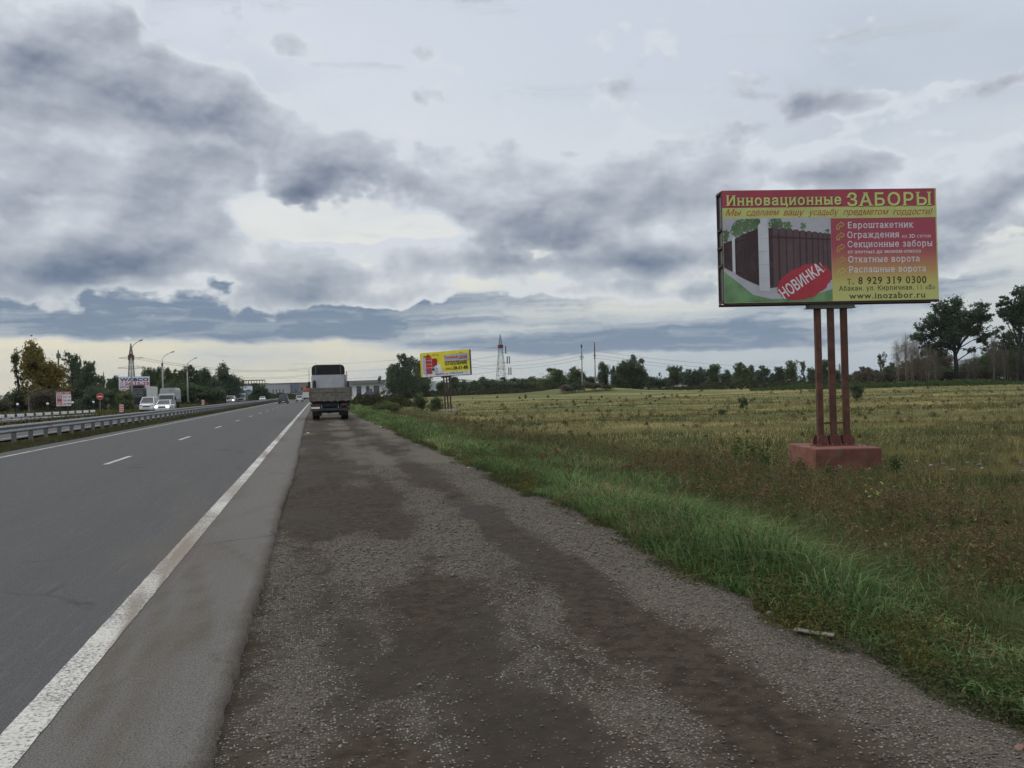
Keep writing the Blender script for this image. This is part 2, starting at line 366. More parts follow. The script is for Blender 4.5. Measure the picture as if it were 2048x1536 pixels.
X, Y = np.meshgrid(xs, ys); Z = Tz(X, Y)
gm = bpy.data.materials.new('field_ground'); gm.use_nodes = True; T = NT(gm.node_tree); b = T.n['Principled BSDF']
p = T.node('ShaderNodeNewGeometry').outputs['Position']; px_, py_, pz_ = T.xyz(p)
# long streaks across the field: run roughly at right angles to the line of sight
cr = T.comb(T.m('ADD', T.m('MULTIPLY', px_, .9), T.m('MULTIPLY', py_, -.35)), T.m('ADD', T.m('MULTIPLY', py_, 1.), T.m('MULTIPLY', px_, .35)))
st = T.noise(T.v('MULTIPLY', cr, (.018, .085, 1)), 1., 6, .6)
st2 = T.noise(T.v('MULTIPLY', cr, (.12, .35, 1)), 1., 5, .6)
fine = T.noise(p, 2.2, 5, .7)
fine2 = T.noise(T.v('MULTIPLY', p, (1, 1, .2)), 14., 4, .7)
yel = T.ramp(T.m('ADD', T.m('MULTIPLY', fine, .5), T.m('MULTIPLY', fine2, .5)), [(.3, (.13, .115, .047)), (.5, (.235, .205, .082)), (.7, (.315, .28, .118))])
grn = T.ramp(T.m('ADD', T.m('MULTIPLY', fine, .5), T.m('MULTIPLY', fine2, .5)), [(.3, (.055, .068, .028)), (.5, (.105, .12, .046)), (.7, (.155, .168, .07))])
brn = T.ramp(fine2, [(.3, (.04, .032, .02)), (.7, (.10, .078, .045))])
pt = T.noise(T.v('MULTIPLY', p, (.11, .11, 1)), 1., 6, .65)
f = T.sm(T.m('ADD', T.m('ADD', T.m('MULTIPLY', st, .5), T.m('MULTIPLY', st2, .15)), T.m('MULTIPLY', pt, .35)), .45, .56)
c = T.mix(f, grn, yel)
c = T.mix(T.m('MULTIPLY', T.sm(st2, .55, .7), .45), c, brn)
mead = T.sm(px_, 6., 14.)
near = T.mix(T.sm(fine, .35, .65), (.036, .040, .021, 1), (.078, .075, .04, 1))
c = T.mix(mead, near, c)
T.put(b.inputs['Base Color'], c); b.inputs['Roughness'].default_value = .95; b.inputs['Specular IOR Level'].default_value = .1
bn = T.node('ShaderNodeBump'); bn.inputs['Strength'].default_value = .8; bn.inputs['Distance'].default_value = .12
T.put(bn.inputs['Height'], T.m('ADD', fine2, T.m('MULTIPLY', fine, 1.5))); T.l.new(bn.outputs[0], b.inputs['Normal'])
g = link('ground', np_mesh('ground', np.stack([X.ravel(), Y.ravel(), Z.ravel()], 1), grid_faces(len(xs), len(ys)), mat=gm, smooth=True))
tag(g, kind='structure')

# ---------------------------------------------------------------- asphalt carriageways
def dust(x, y):                        # wheel tracks of mud carried from the verge over the edge line
    d = np.zeros_like(x); 
    for (x0, y0, x1, y1, bow, w, a) in ((-.75, 6.0, -1.55, 10.4, .10, .05, .7), (-.85, 5.6, -1.35, 9.6, .06, .04, .6), (-1.0, 5.2, -1.45, 9.0, .03, .05, .7), (-1.15, 4.6, -1.5, 8.2, .02, .05, .7), (-.6, 8.6, -1.5, 10.9, .1, .05, .6), (-.95, 3.2, -1.0, 7.2, 0, .07, .4), (-.8, 3.0, -.95, 6.2, 0, .05, .35),
                                         (-1.45, 9.0, -2.2, 14.5, .2, .16, .5), (-1.5, 10.4, -3.1, 20, .3, .2, .35), (-1.4, 8.4, -1.9, 12.2, .15, .1, .5), (-1.5, 10.6, -.7, 13.5, -.1, .12, .3),
                                         (-1.3, 14.6, -1.7, 17.5, .05, .2, .45), (-1.3, 24, -1.7, 27, .05, .2, .5), (-1.2, 32, -1.8, 38, .05, .25, .5)):
        t = np.clip((y-y0)/(y1-y0), 0, 1); cx = x0+(x1-x0)*t+bow*4*t*(1-t)
        k = np.exp(-((x-cx)/w)**2)*sst(y, y0-.6, y0+.4)*(1-sst(y, y1-1.2, y1+.6)); d = np.maximum(d, a*k)
    cl = np.exp(-(((x+1.5)/.55)**2+((y-9.7)/1.2)**2))
    d = np.maximum(d, .55*cl)*np.clip(.2+1.6*fbm(x*16, y*.9, 4), 0, 1.6)
    return np.clip(d, 0, 1)
am = bpy.data.materials.new('asphalt'); am.use_nodes = True; T = NT(am.node_tree); b = T.n['Principled BSDF']
p = T.node('ShaderNodeNewGeometry').outputs['Position']; px_, py_, pz_ = T.xyz(p)
n1_ = T.noise(p, .35, 5, .6); sp = T.noise(p, 95., 2, .7); sp2 = T.vor(p, 120.); ln = T.noise(T.v('MULTIPLY', p, (1.6, .05, 1)), 1., 4, .6)
base = T.mix(T.m('ADD', T.m('MULTIPLY', n1_, .55), T.m('MULTIPLY', ln, .45)), (.072, .075, .077, 1), (.096, .099, .100, 1))
sh = T.m('MULTIPLY', T.sm(px_, -1.62, -1.2), T.sm(T.m('ADD', ln, T.m('MULTIPLY', n1_, .4)), .3, .8, .55, 1.))
base = T.mix(sh, base, (.150, .142, .131, 1))
at_ = T.node('ShaderNodeAttribute', attribute_name='dust').outputs['Fac']
base = T.mix(T.m('MULTIPLY', at_, 1.5, clamp=True), base, T.mix(T.sm(px_, -1.8, -1.3), (.115, .105, .094, 1), (.112, .094, .075, 1)))
base = T.mix(T.sm(sp, .40, .62, 0, .7), base, (.035, .035, .036, 1))
base = T.mix(T.sm(T.noise(p, 34., 4, .75), .52, .75, 0, .6), base, (.165, .158, .148, 1))
base = T.mix(T.sm(T.noise(T.v('MULTIPLY', p, (14., .8, 1)), 1., 5, .7), .5, .72, 0, .28), base, (.15, .142, .13, 1))
base = T.mix(T.sm(sp2, .16, .05, 0, .55), base, (.24, .235, .225, 1))
wp_ = T.m('ADD', T.sm(T.m('ABSOLUTE', T.m('ADD', px_, 2.45)), .45, .1), T.sm(T.m('ABSOLUTE', T.m('ADD', px_, 4.15)), .45, .1))
base = T.mix(T.m('MULTIPLY', T.m('MULTIPLY', wp_, T.sm(ln, .3, .7)), .35), base, (.058, .060, .062, 1))
# tarred crack and patch edges
crk = T.vor(T.v('ADD', p, T.v('SCALE', T.noise(p, 1.2, 4, .6, col=True), .6)), .16, 'DISTANCE_TO_EDGE')
base = T.mix(T.m('MULTIPLY', T.sm(crk, .006, .002), T.sm(n1_, .48, .58, 0, .5)), base, (.03, .03, .03, 1))
T.put(b.inputs['Base Color'], base); T.put(b.inputs['Roughness'], .86); b.inputs['Specular IOR Level'].default_value = .18
bn = T.node('ShaderNodeBump'); bn.inputs['Strength'].default_value = .8; bn.inputs['Distance'].default_value = .004
T.put(bn.inputs['Height'], T.m('SUBTRACT', sp, sp2)); T.l.new(bn.outputs[0], b.inputs['Normal'])
def edge_x(y): y = np.asarray(y, float); return -.50-.20*sst(y, 18, 55)+(fbm(y*.22, y*0+3, 2, .5)-.5)*.06+(fbm(y*6, y*0+7, 5, .85)-.5)*.075
yr = np.concatenate([np.arange(-8, 2.4, .4), np.arange(2.4, 16, .06), np.arange(16, 60, .3), geo(60, 1500, 70)])
t = np.concatenate([np.linspace(0, 1, 80)**.8])
X = -9.75+(edge_x(yr)[:, None]+9.75)*t[None, :]; Y = np.repeat(yr[:, None], len(t), 1)
Zr = (fbm(X*.5, Y*.2, 2)-.5)*.012
V = np.stack([X.ravel(), Y.ravel(), Zr.ravel()], 1)
# rim of the broken edge drops to the gravel
rim = np.stack([edge_x(yr)+.015, yr, np.full_like(yr, -.07)], 1)
nx = len(t); F = grid_faces(nx, len(yr)); base_i = len(V)
k = np.arange(len(yr)-1); F2 = np.stack([k*nx+nx-1, base_i+k, base_i+k+1, (k+1)*nx+nx-1], 1)
D_ = dust(X, Y); D_[:, -1] = np.maximum(D_[:, -1], .7); D_[:, -2] = np.maximum(D_[:, -2], .35*(fbm(Y[:, -2]*4, Y[:, -2]*0, 3) > .5)); dd = np.concatenate([D_.ravel(), np.ones(len(yr))*1.3])
tag(link('road', np_mesh('road', np.concatenate([V, rim]), np.concatenate([F, F2]), mat=am, attrs={'dust': dd})), kind='structure')
def strip(name, x0, x1, z, ya, mat, attrs=None, nxs=2, kind='structure'):
    xx = np.linspace(x0, x1, nxs); X, Y = np.meshgrid(xx, ya); 
    at2 = {'dust': dust(X.ravel(), Y.ravel())}
    return tag(link(name, np_mesh(name, np.stack([X.ravel(), Y.ravel(), np.full(X.size, z)], 1), grid_faces(nxs, len(ya)), mat=mat, attrs=at2)), kind=kind)
yf = np.concatenate([np.arange(0, 60, 2.), geo(60, 1500, 40)])
strip('far_carriageway', -20.8, -12.9, -.012, yf, am, nxs=8)
strip('forecourt', -40, -22.6, .10, np.array([50., 96.]), am)
pmk = bpy.data.materials.new('road_paint'); pmk.use_nodes = True; T = NT(pmk.node_tree); b = T.n['Principled BSDF']
p = T.node('ShaderNodeNewGeometry').outputs['Position']
w1 = T.noise(p, 42., 6, .72); w2 = T.noise(p, 1.1, 3, .5); sp2 = T.vor(p, 110.)
wear = T.sm(T.m('ADD', w1, T.m('MULTIPLY', w2, .35)), .62, .78)
cc = T.mix(T.noise(p, 6., 4, .6), (.40, .39, .355, 1), (.56, .55, .52, 1))
cc = T.mix(wear, cc, (.13, .125, .118, 1))
cc = T.mix(T.m('MULTIPLY', T.node('ShaderNodeAttribute', attribute_name='dust').outputs['Fac'], 1.7, clamp=True), cc, (.17, .145, .115, 1))
cc = T.mix(T.sm(sp2, .14, .04, 0, .6), cc, (.08, .08, .08, 1))
T.put(b.inputs['Base Color'], cc); b.inputs['Roughness'].default_value = .8
def marking(name, x0, x1, ya, seed=0, jit=.006):
    n = len(ya); ya = np.asarray(ya, float)
    e0 = x0+(fbm(ya*9+seed, ya*0, 3, .7)-.5)*2*jit; e1 = x1+(fbm(ya*9+seed+50, ya*0, 3, .7)-.5)*2*jit
    tt = np.linspace(0, 1, 6)[None, :]; X = e0[:, None]*(1-tt)+e1[:, None]*tt; Y = np.repeat(ya[:, None], 6, 1)
    Z = (fbm(X*.5, Y*.2, 2)-.5)*.012+.004
    return tag(link(name, np_mesh(name, np.stack([X.ravel(), Y.ravel(), Z.ravel()], 1), grid_faces(6, n), mat=pmk, attrs={'dust': dust(X.ravel(), Y.ravel())})), kind='structure')
yl = np.concatenate([np.arange(1, 20, .04), np.arange(20, 80, .3), geo(80, 900, 60)])
marking('edge_line', -1.52, -1.335, yl)
marking('edge_line', -9.03, -8.9, yl, 9)
for k in range(-2, 30):
    y0 = 35.5+12*k
    if y0 > 5: marking('lane_dash', -5.19, -5.06, np.linspace(y0, y0+3, 24), k*3)
marking('edge_line', -13.5, -13.38, yl, 19); marking('edge_line', -20.3, -20.18, yl, 29)
for o in [o for o in COL.objects if o.name.startswith('edge_line.00') and o.name in ('edge_line.002', 'edge_line.003')]: o.location.z = -.01

# ---------------------------------------------------------------- gravel lay-by
def stones(x, y):                      # 0 = packed mud, 1 = loose gravel on top
    w = x+.25*(fbm(x*.9, y*.35, 3)-.5)
    band = .9*np.exp(-((w-2.75)/.42)**2)+.62*np.exp(-((w-1.55-.02*(y-5))/.42)**2)*sst(y, 14, 6)+.7*np.exp(-((w+.1)/.22)**2)*np.exp(-((y-5.)/1.6)**2)+.55*np.exp(-((w-.28)/.2)**2)*np.exp(-((y-8.7)/1.3)**2)+.5*np.exp(-((w-1.3)/.6)**2)*sst(y, 9, 22)
    n = fbm(x*1.3+5-y*.10+.5*vn(x*5, y*2.2), y*.42+.25*vn(x*4+9, y*3), 7, .66); trk = .20*np.exp(-((x-.1)/.45)**2)+.30*np.exp(-((x-.75-.02*y)/.20)**2)+.26*np.exp(-((x-2.15+.01*y)/.22)**2)
    return np.clip(sst(band*.55+n*1.7-trk*(.6+.8*fbm(x*0+3, y*.3, 2)), .74, 1.38), 0, 1)
gy = np.concatenate([np.arange(-3, 2.3, .3), np.arange(2.3, 14, .05), np.arange(14, 40, .15), np.arange(40, 120, .6), geo(120, 320, 20)])
gxr = lambda y: 3.30+(fbm(y*.5, y*0+40, 4)-.5)*.5+0*y
tt = np.linspace(0, 1, 78)
X = (edge_x(gy)-.06)[:, None]*(1-tt)+gxr(gy)[:, None]*tt; Y = np.repeat(gy[:, None], len(tt), 1)
S = stones(X, Y); rut = fbm(X*2.2, Y*.5+3, 4)-.5; pot = sst(fbm(X*1.1+9, Y*.7, 3), .60, .74)
Zg = -.034+rut*.035+S*.010+(fbm(X*14, Y*14, 3, .7)-.5)*.012-pot*.03-.02*sst(X, 2.9, 3.3)
Zg = np.where(X < edge_x(Y)+.1, np.minimum(Zg, -.03), Zg)
mg = bpy.data.materials.new('gravel'); mg.use_nodes = True; T = NT(mg.node_tree); b = T.n['Principled BSDF']
p = T.node('ShaderNodeNewGeometry').outputs['Position']
a = T.node('ShaderNodeAttribute', attribute_name='stones').outputs['Fac']; wt = T.node('ShaderNodeAttribute', attribute_name='damp').outputs['Fac']
nm = T.noise(p, 9., 6, .65); nf = T.noise(p, 60., 3, .7)
v1 = T.node('ShaderNodeTexVoronoi'); T.put(v1.inputs['Vector'], T.v('ADD', p, T.v('SCALE', T.noise(p, 20., 2, .5, col=True), .02))); v1.inputs['Scale'].default_value = 62
rnd = T.xyz(v1.outputs['Color'])[0]
stone_c = T.ramp(rnd, [(0, (.052, .048, .040)), (.4, (.115, .108, .092)), (.75, (.175, .166, .145)), (1, (.30, .285, .25))])
mud = T.mix(T.sm(nm, .35, .65), (.026, .020, .014, 1), (.050, .039, .028, 1))
mud = T.mix(T.sm(nf, .60, .78, 0, .35), mud, (.11, .098, .082, 1))
mud = T.mix(T.m('MULTIPLY', wt, .6), mud, (.028, .022, .016, 1))
cov_ = T.sm(T.m('ADD', a, T.m('MULTIPLY', T.m('SUBTRACT', rnd, .5), .9)), .38, .58)
gap = T.sm(v1.outputs['Distance'], .50, .36)
c = T.mix(T.m('MULTIPLY', cov_, gap), mud, stone_c)
c = T.mix(T.m('MULTIPLY', a, .5), c, (.145, .130, .104, 1))
T.put(b.inputs['Base Color'], c); T.put(b.inputs['Roughness'], T.mix(wt, (.92,)*3+(1,), (.72,)*3+(1,))); b.inputs['Specular IOR Level'].default_value = .1
bn = T.node('ShaderNodeBump'); bn.inputs['Strength'].default_value = .9; bn.inputs['Distance'].default_value = .012
T.put(bn.inputs['Height'], T.m('ADD', T.m('MULTIPLY', T.m('MULTIPLY', T.m('SUBTRACT', .6, v1.outputs['Distance']), cov_), 1.), T.m('MULTIPLY', nf, .35))); T.l.new(bn.outputs[0], b.inputs['Normal'])
damp = sst(fbm(X*1.1+30, Y*.35, 4), .44, .60)*(1-S)
tag(link('gravel_shoulder', np_mesh('gravel_shoulder', np.stack([X.ravel(), Y.ravel(), Zg.ravel()], 1), grid_faces(len(tt), len(gy)), mat=mg, smooth=True, attrs={'stones': S.ravel(), 'damp': damp.ravel()})), kind='structure')
def gz(x, y): return -.034+(fbm(x*2.2, y*.5+3, 4)-.5)*.035+stones(x, y)*.010-sst(fbm(x*1.1+9, y*.7, 3), .60, .74)*.03-.02*sst(x, 2.9, 3.3)
# loose pebbles (real stones): icosahedra-like squashed lumps
R = np.random.default_rng(11)
def pebbles(n):
    y = 2.6*np.exp(R.random(n)*math.log(20/2.6)); x = -.5+R.random(n)*4.1
    keep = (stones(x, y)*.75+.05 > R.random(n)*1.0) & (x < gxr(y)+.15) & (x > edge_x(y)+.03-.35*(R.random(n) > .80)*R.random(n)**2); x, y = x[keep], y[keep]; n = len(x)
    s = (.0028+.0075*R.random(n)**3.4+.007*(R.random(n) > .995))*np.clip(y/6, .85, 1.5)
    B = np.array([(1, 0, 0), (-1, 0, 0), (0, 1, 0), (0, -1, 0), (0, 0, 1), (0, 0, -1)], float)
    F = np.array([(0, 2, 4), (2, 1, 4), (1, 3, 4), (3, 0, 4), (2, 0, 5), (1, 2, 5), (3, 1, 5), (0, 3, 5)])
    an = R.random(n)*6.28; V = np.repeat(B[None], n, 0)*(.75+.5*R.random((n, 6, 1)))*np.stack([s*(1+.6*R.random(n)), s*(.8+.4*R.random(n)), s*(.35+.25*R.random(n))], 1)[:, None, :]
    c_, s_ = np.cos(an)[:, None], np.sin(an)[:, None]; vx = V[..., 0]*c_-V[..., 1]*s_; vy = V[..., 0]*s_+V[..., 1]*c_
    V = np.stack([vx+x[:, None], vy+y[:, None], V[..., 2]+(np.where(x < edge_x(y)+.02, .002, gz(x, y))+s*.3+.004)[:, None]], 2)
    g_ = .08+.12*R.random(n)+.07*(R.random(n) > .97); tint = 1.06+.14*(R.random(n)-.3)
    C = np.stack([g_*tint, g_*.97, g_*.93/tint], 1)
    return V.reshape(-1, 3), (F[None]+6*np.arange(n)[:, None, None]).reshape(-1, 3), np.repeat(C, 6, 0)
sm_ = leaf_mat('pebble_stone', trans=0.)
V, F, C = pebbles(150000)
tag(link('loose_gravel', np_mesh('loose_gravel', V, F, C, sm_, smooth=True)), kind='stuff')
# crumbs on the asphalt
n = 700; x = -3.2+R.random(n)**.6*2.6; y = 3*np.exp(R.random(n)*math.log(7)); B = np.array([(1, 0, 0), (-.5, .8, 0), (-.5, -.8, 0), (0, 0, 1.)])
s = .003+.004*R.random(n)**3; V = B[None]*s[:, None, None]*np.array([1, 1, .8])+np.stack([x, y, 0*x+.004], 1)[:, None, :]
F = np.array([(0, 1, 3), (1, 2, 3), (2, 0, 3)]); g_ = .03+.15*R.random(n)
tag(link('road_grit', np_mesh('road_grit', V.reshape(-1, 3), (F[None]+4*np.arange(n)[:, None, None]).reshape(-1, 3), np.repeat(np.stack([g_, g_*.95, g_*.9], 1), 4, 0), sm_)), kind='stuff')
# ---------------------------------------------------------------- grass and weeds
R = np.random.default_rng(21)
def place(n, ymin, ymax, xfn, dens=None):
    """points on the right verge and meadow, log-spread with distance"""
    D = ymin*np.exp(R.random(n)*math.log(ymax/ymin)); x = xfn(D, n); return x, D
def blades(x, y, h, w, lean, col, seed=0, z=None, curl=.35):
    n = len(x); r = np.random.default_rng(seed); an = r.random(n)*6.283; la = r.random(n)*6.283
    z0 = (Tz(x, y) if z is None else z)-.02; cw, sw = np.cos(an)*w/2, np.sin(an)*w/2
    lx, ly = np.cos(la)*lean*h, np.sin(la)*lean*h
    P = np.zeros((n, 5, 3)); 
    P[:, 0] = np.stack([x-cw, y-sw, z0], 1); P[:, 1] = np.stack([x+cw, y+sw, z0], 1)
    mx, my, mz = x+lx*.35, y+ly*.35, z0+h*.58
    P[:, 2] = np.stack([mx+cw*.75, my+sw*.75, mz], 1); P[:, 3] = np.stack([mx-cw*.75, my-sw*.75, mz], 1)
    P[:, 4] = np.stack([x+lx*(1+curl), y+ly*(1+curl), z0+h*(1-curl*lean)], 1)
    F = np.array([(0, 1, 2), (0, 2, 3), (3, 2, 4)]); F = (F[None]+5*np.arange(n)[:, None, None]).reshape(-1, 3)
    return P.reshape(-1, 3), F, np.repeat(col, 5, 0)
def merge(L):
    V = []; F = []; C = []; b = 0
    for v, f, c in L: V.append(v); F.append(f+b); C.append(c); b += len(v)
    return np.concatenate(V), np.concatenate(F), np.concatenate(C)
def mixcol(t, a, b): t = np.asarray(t)[:, None]; return np.array(a)*(1-t)+np.array(b)*t
def wpix(y, k=.00042, mn=.0035): return np.maximum(mn, y*k)
edge = lambda y: 3.16+(fbm(y*.5, y*0+40, 4)-.5)*.5-.45*sst(y, 30, 60)
# 1 tall fresh grass on the shoulder of the ditch
n = 120000; y = 3.0*np.exp(R.random(n)*math.log(150/3.)); q0 = R.random(n)**1.35; x = edge(y)+.12+q0*np.minimum(3.8, 2.4+y*.07)
patch = fbm(x*1.2+4, y*.45, 4); keep = patch+R.random(n)*.25-.16*np.maximum(0, q0-.55) > .47; x, y, patch, q0 = x[keep], y[keep], patch[keep], q0[keep]; n = len(x)
h = (.18+.36*R.random(n)*sst(patch, .35, .6))*(.55+.45*sst(x-edge(y), .1, .9)); t = R.random(n)
c = mixcol(t, (.04, .08, .026), (.18, .275, .11)); c = np.where((R.random(n) > .93-.45*np.maximum(0, q0-.45)-.3*(fbm(x*2, y, 3) > .58))[:, None], mixcol(R.random(n), (.19, .16, .08), (.30, .26, .14)), c)
c *= (.5+1.0*fbm(x*.9, y*.5+60, 3))[:, None]
k = (y > 9) | (R.random(n) < .62); x, y, h, c = x[k], y[k], h[k], c[k]; n = len(x)
G1 = blades(x, y, h*(.75+.8*fbm(x*1.8, y*1.8+9, 3)), wpix(y, .0005, .0075)*1.6, .3+.7*R.random(n), c, 1, curl=.5)
# 2 short stuff along the gravel edge, olive and grey-green creeping weeds: small leaves
def leaflets(x, y, z, s, col, seed):
    n = len(x); r = np.random.default_rng(seed); a = r.normal(size=(n, 3)); a[:, 2] *= .6; a /= np.linalg.norm(a, axis=1)[:, None]
    b = np.cross(a, r.normal(size=(n, 3))); b /= np.linalg.norm(b, axis=1)[:, None]; p = np.stack([x, y, z], 1); s = np.asarray(s)[:, None]
    P = np.stack([p-a*s, p+b*s*.45, p+a*s, p-b*s*.45], 1)
    F = np.array([(0, 1, 2), (0, 2, 3)]); F = (F[None]+4*np.arange(n)[:, None, None]).reshape(-1, 3)
    return P.reshape(-1, 3), F, np.repeat(col, 4, 0)
n = 110000; y = 2.8*np.exp(R.random(n)*math.log(45/2.8)); q = R.random(n)**1.5; x = edge(y)-.16*R.random(n)+q*1.0
cl = fbm(x*3, y*2+30, 3); k = cl+.16*R.random(n) > .46; x, y, cl, q = x[k], y[k], cl[k], q[k]; n = len(x)
z = np.maximum(Tz(x, y), -.09)+R.random(n)**1.4*(.03+.20*sst(cl, .4, .65)*(.25+q*1.2))
c = mixcol(R.random(n), (.04, .052, .024), (.10, .115, .052)); c = np.where((fbm(x*1.3, y*.9+5, 3) > .56)[:, None], c*np.array([1.35, 1.1, .9]), c)
G2 = leaflets(x, y, z, .006+.010*R.random(n)+y*.0004, c, 2)
tag(link('verge_grass', np_mesh('verge_grass', *merge([G1, G2]), M['grass'])), kind='stuff')
# 3 meadow: thinner, drier blades, yellow and brown with green in the hollows
n = 260000; y = 4.5*np.exp(R.random(n)**.85*math.log(150/4.5)); x = 4.2+R.random(n)*np.maximum(.6, y*.98-3.2+3*R.random(n))
x = x+0.; k = (x > 4.3+.4*R.random(n)); x, y = x[k], y[k]; n = len(x)
cx, cy = .9*x-.35*y, y+.35*x
st = .6*fbm(cx*.05, cy*.16+1, 4)+.4*fbm(x*.33+9, y*.33, 4); br = fbm(x*.45+80, y*.3, 4); lum = .55+.9*fbm(x*.8, y*.8+33, 4); m2 = sst(x, 6.5, 15)
green = mixcol(R.random(n), (.055, .07, .028), (.125, .14, .06)); yell = mixcol(R.random(n), (.15, .128, .055), (.32, .28, .13)); brow = mixcol(R.random(n), (.10, .072, .04), (.22, .165, .09))
c = green*(1-sst(st, .44, .56)[:, None])+yell*sst(st, .44, .56)[:, None]
c = c*(m2[:, None])+green*(1-m2[:, None]); wb = (sst(br, .45, .58)*(1-.5*m2)*(R.random(n) > .35))[:, None]; c = (c*(1-wb)+brow*wb)*lum[:, None]
h = (.12+.26*R.random(n)**1.5)*(.45+1.1*fbm(x*.5, y*.5, 4))*(1+.35*(1-m2)); h = np.where(y > 40, h*.7, h)
G3 = blades(x, y, h, wpix(y, .0005, .0042), .2+.5*R.random(n), c, 3)
tag(link('meadow_grass', np_mesh('meadow_grass', *merge([G3]), M['grass'])), kind='stuff')
# 4 brown umbels / dock: branching stems with dark seed heads between verge and billboard
def umbels(n, ymin, ymax, x0, x1, seed, hh=(.35, .75), col=((.085, .062, .038), (.21, .155, .09)), dn=.53):
    r = np.random.default_rng(seed); y = ymin*np.exp(r.random(n)*math.log(ymax/ymin)); x = x0(y)+r.random(n)*(x1(y)-x0(y))
    k = fbm(x*.55+11, y*.4, 3)+.22*r.random(n) > dn; x, y = x[k], y[k]; L = []
    for i in range(len(x)):
        h = hh[0]+(hh[1]-hh[0])*r.random(); ln = (r.random(2)-.5)*.35*h; nb = r.integers(3, 7); z0 = Tf(x[i], y[i])
        w = max(.004, y[i]*.00035); stem = np.array([(x[i], y[i], z0), (x[i]+ln[0], y[i]+ln[1], z0+h)])
        tips = []; 
        for b_ in range(nb):
            t_ = .45+.5*r.random(); p0 = stem[0]*(1-t_)+stem[1]*t_; p1 = p0+np.array([(r.random()-.5)*.3*h, (r.random()-.5)*.3*h, (1-t_)*h*(.6+.5*r.random())+.04]); tips.append((p0, p1))
        tips.append((stem[0], stem[1])); V = []; F = []; 
        for p0, p1 in tips:
            b0 = len(V); V += [p0-[w/2, 0, 0], p0+[w/2, 0, 0], p1+[w/3, 0, 0], p1-[w/3, 0, 0]]; F += [(b0, b0+1, b0+2), (b0, b0+2, b0+3)]
        cst = np.repeat(np.array([(.15, .125, .07)])*(.5+.9*r.random()), len(V), 0); L.append((np.array(V), np.array(F), cst))
        m = len(tips)*7; tp = np.array([tips[q][1] for q in range(len(tips)) for _ in range(7)])+r.normal(size=(m, 3))*[.028, .028, .012]*h*1.4
        L.append(leaflets(tp[:, 0], tp[:, 1], tp[:, 2], .009+.008*r.random(m)+y[i]*.0004, mixcol(r.random(m), *col), int(r.integers(1e6))))
        m = 12; t_ = r.random(m); tp = stem[0][None]*(1-t_[:, None])+stem[1][None]*t_[:, None]+r.normal(size=(m, 3))*.05
        L.append(leaflets(tp[:, 0], tp[:, 1], tp[:, 2], .016+.016*r.random(m)+y[i]*.0003, mixcol(r.random(m), (.08, .10, .04), (.19, .19, .09)), int(r.integers(1e6))))
    return merge(L)
U1 = umbels(430, 5.2, 10.5, lambda y: 4.9+0*y, lambda y: np.maximum(5.2, y*.98), 31)
U2 = umbels(330, 9.5, 21, lambda y: 5.0+.18*(y-9), lambda y: 7.5+.30*(y-9), 32, (.3, .6))
U3 = umbels(160, 16, 60, lambda y: 4.2+0*y, lambda y: 7+.12*y, 33, (.25, .55), ((.09, .055, .03), (.2, .13, .07)))
tag(link('dried_weeds', np_mesh('dried_weeds', *merge([U1, U2, U3]), M['grass'])), kind='stuff')
# low bushy tufts scattered over the meadow
def tufts(n, ymin, ymax, xa, xb, seed, pal, hh, k=90, sz=.012):
    r = np.random.default_rng(seed); y = ymin*np.exp(r.random(n)*math.log(ymax/ymin)); x = xa(y)+r.random(n)*(xb(y)-xa(y)); L = []
    for i in range(n):
        h = hh[0]+(hh[1]-hh[0])*r.random()**1.6; w = h*(.35+.5*r.random()); m = int(k*(.6+.8*r.random())); z0 = Tf(x[i], y[i]); p = r.normal(size=(m, 3))*[w*.5, w*.5, 1]; zz_ = np.abs(r.random(m))**.8*h*np.exp(-(p[:, 0]**2+p[:, 1]**2)/(w*w))
        j = int(r.integers(len(pal))); L.append(leaflets(x[i]+p[:, 0], y[i]+p[:, 1], z0+zz_+.02, sz*(.6+.8*r.random(m))+y[i]*.0006, mixcol(r.random(m), *pal[j]), int(r.integers(1e6))))
        nb = 8; L.append(blades(x[i]+r.normal(size=nb)*w*.4, y[i]+r.normal(size=nb)*w*.4, h*(.8+.7*r.random(nb)), wpix(np.full(nb, y[i]), .0005, .004), .2+.4*r.random(nb), mixcol(r.random(nb), (.12, .10, .05), (.3, .26, .14)), int(r.integers(1e6))))
    return merge(L)
TP = [((.04, .055, .022), (.10, .125, .05)), ((.06, .06, .03), (.14, .125, .06)), ((.05, .07, .035), (.12, .15, .075)), ((.085, .06, .035), (.19, .135, .08))]
tag(link('meadow_tufts', np_mesh('meadow_tufts', *merge([tufts(260, 14, 60, lambda y: 6.5+0*y, lambda y: y*.95, 51, TP, (.12, .5)), tufts(300, 50, 190, lambda y: 9+0*y, lambda y: y*.95, 52, TP, (.15, .7), 50, .02), tufts(130, 10, 26, lambda y: 4.6+.1*y, lambda y: 6+.42*y, 53, TP[:3], (.25, .7), 170, .016), tufts(70, 5.5, 12, lambda y: 4.6+0*y, lambda y: y*.97, 54, TP, (.2, .5), 170, .012)]), M['grass'])), kind='stuff')
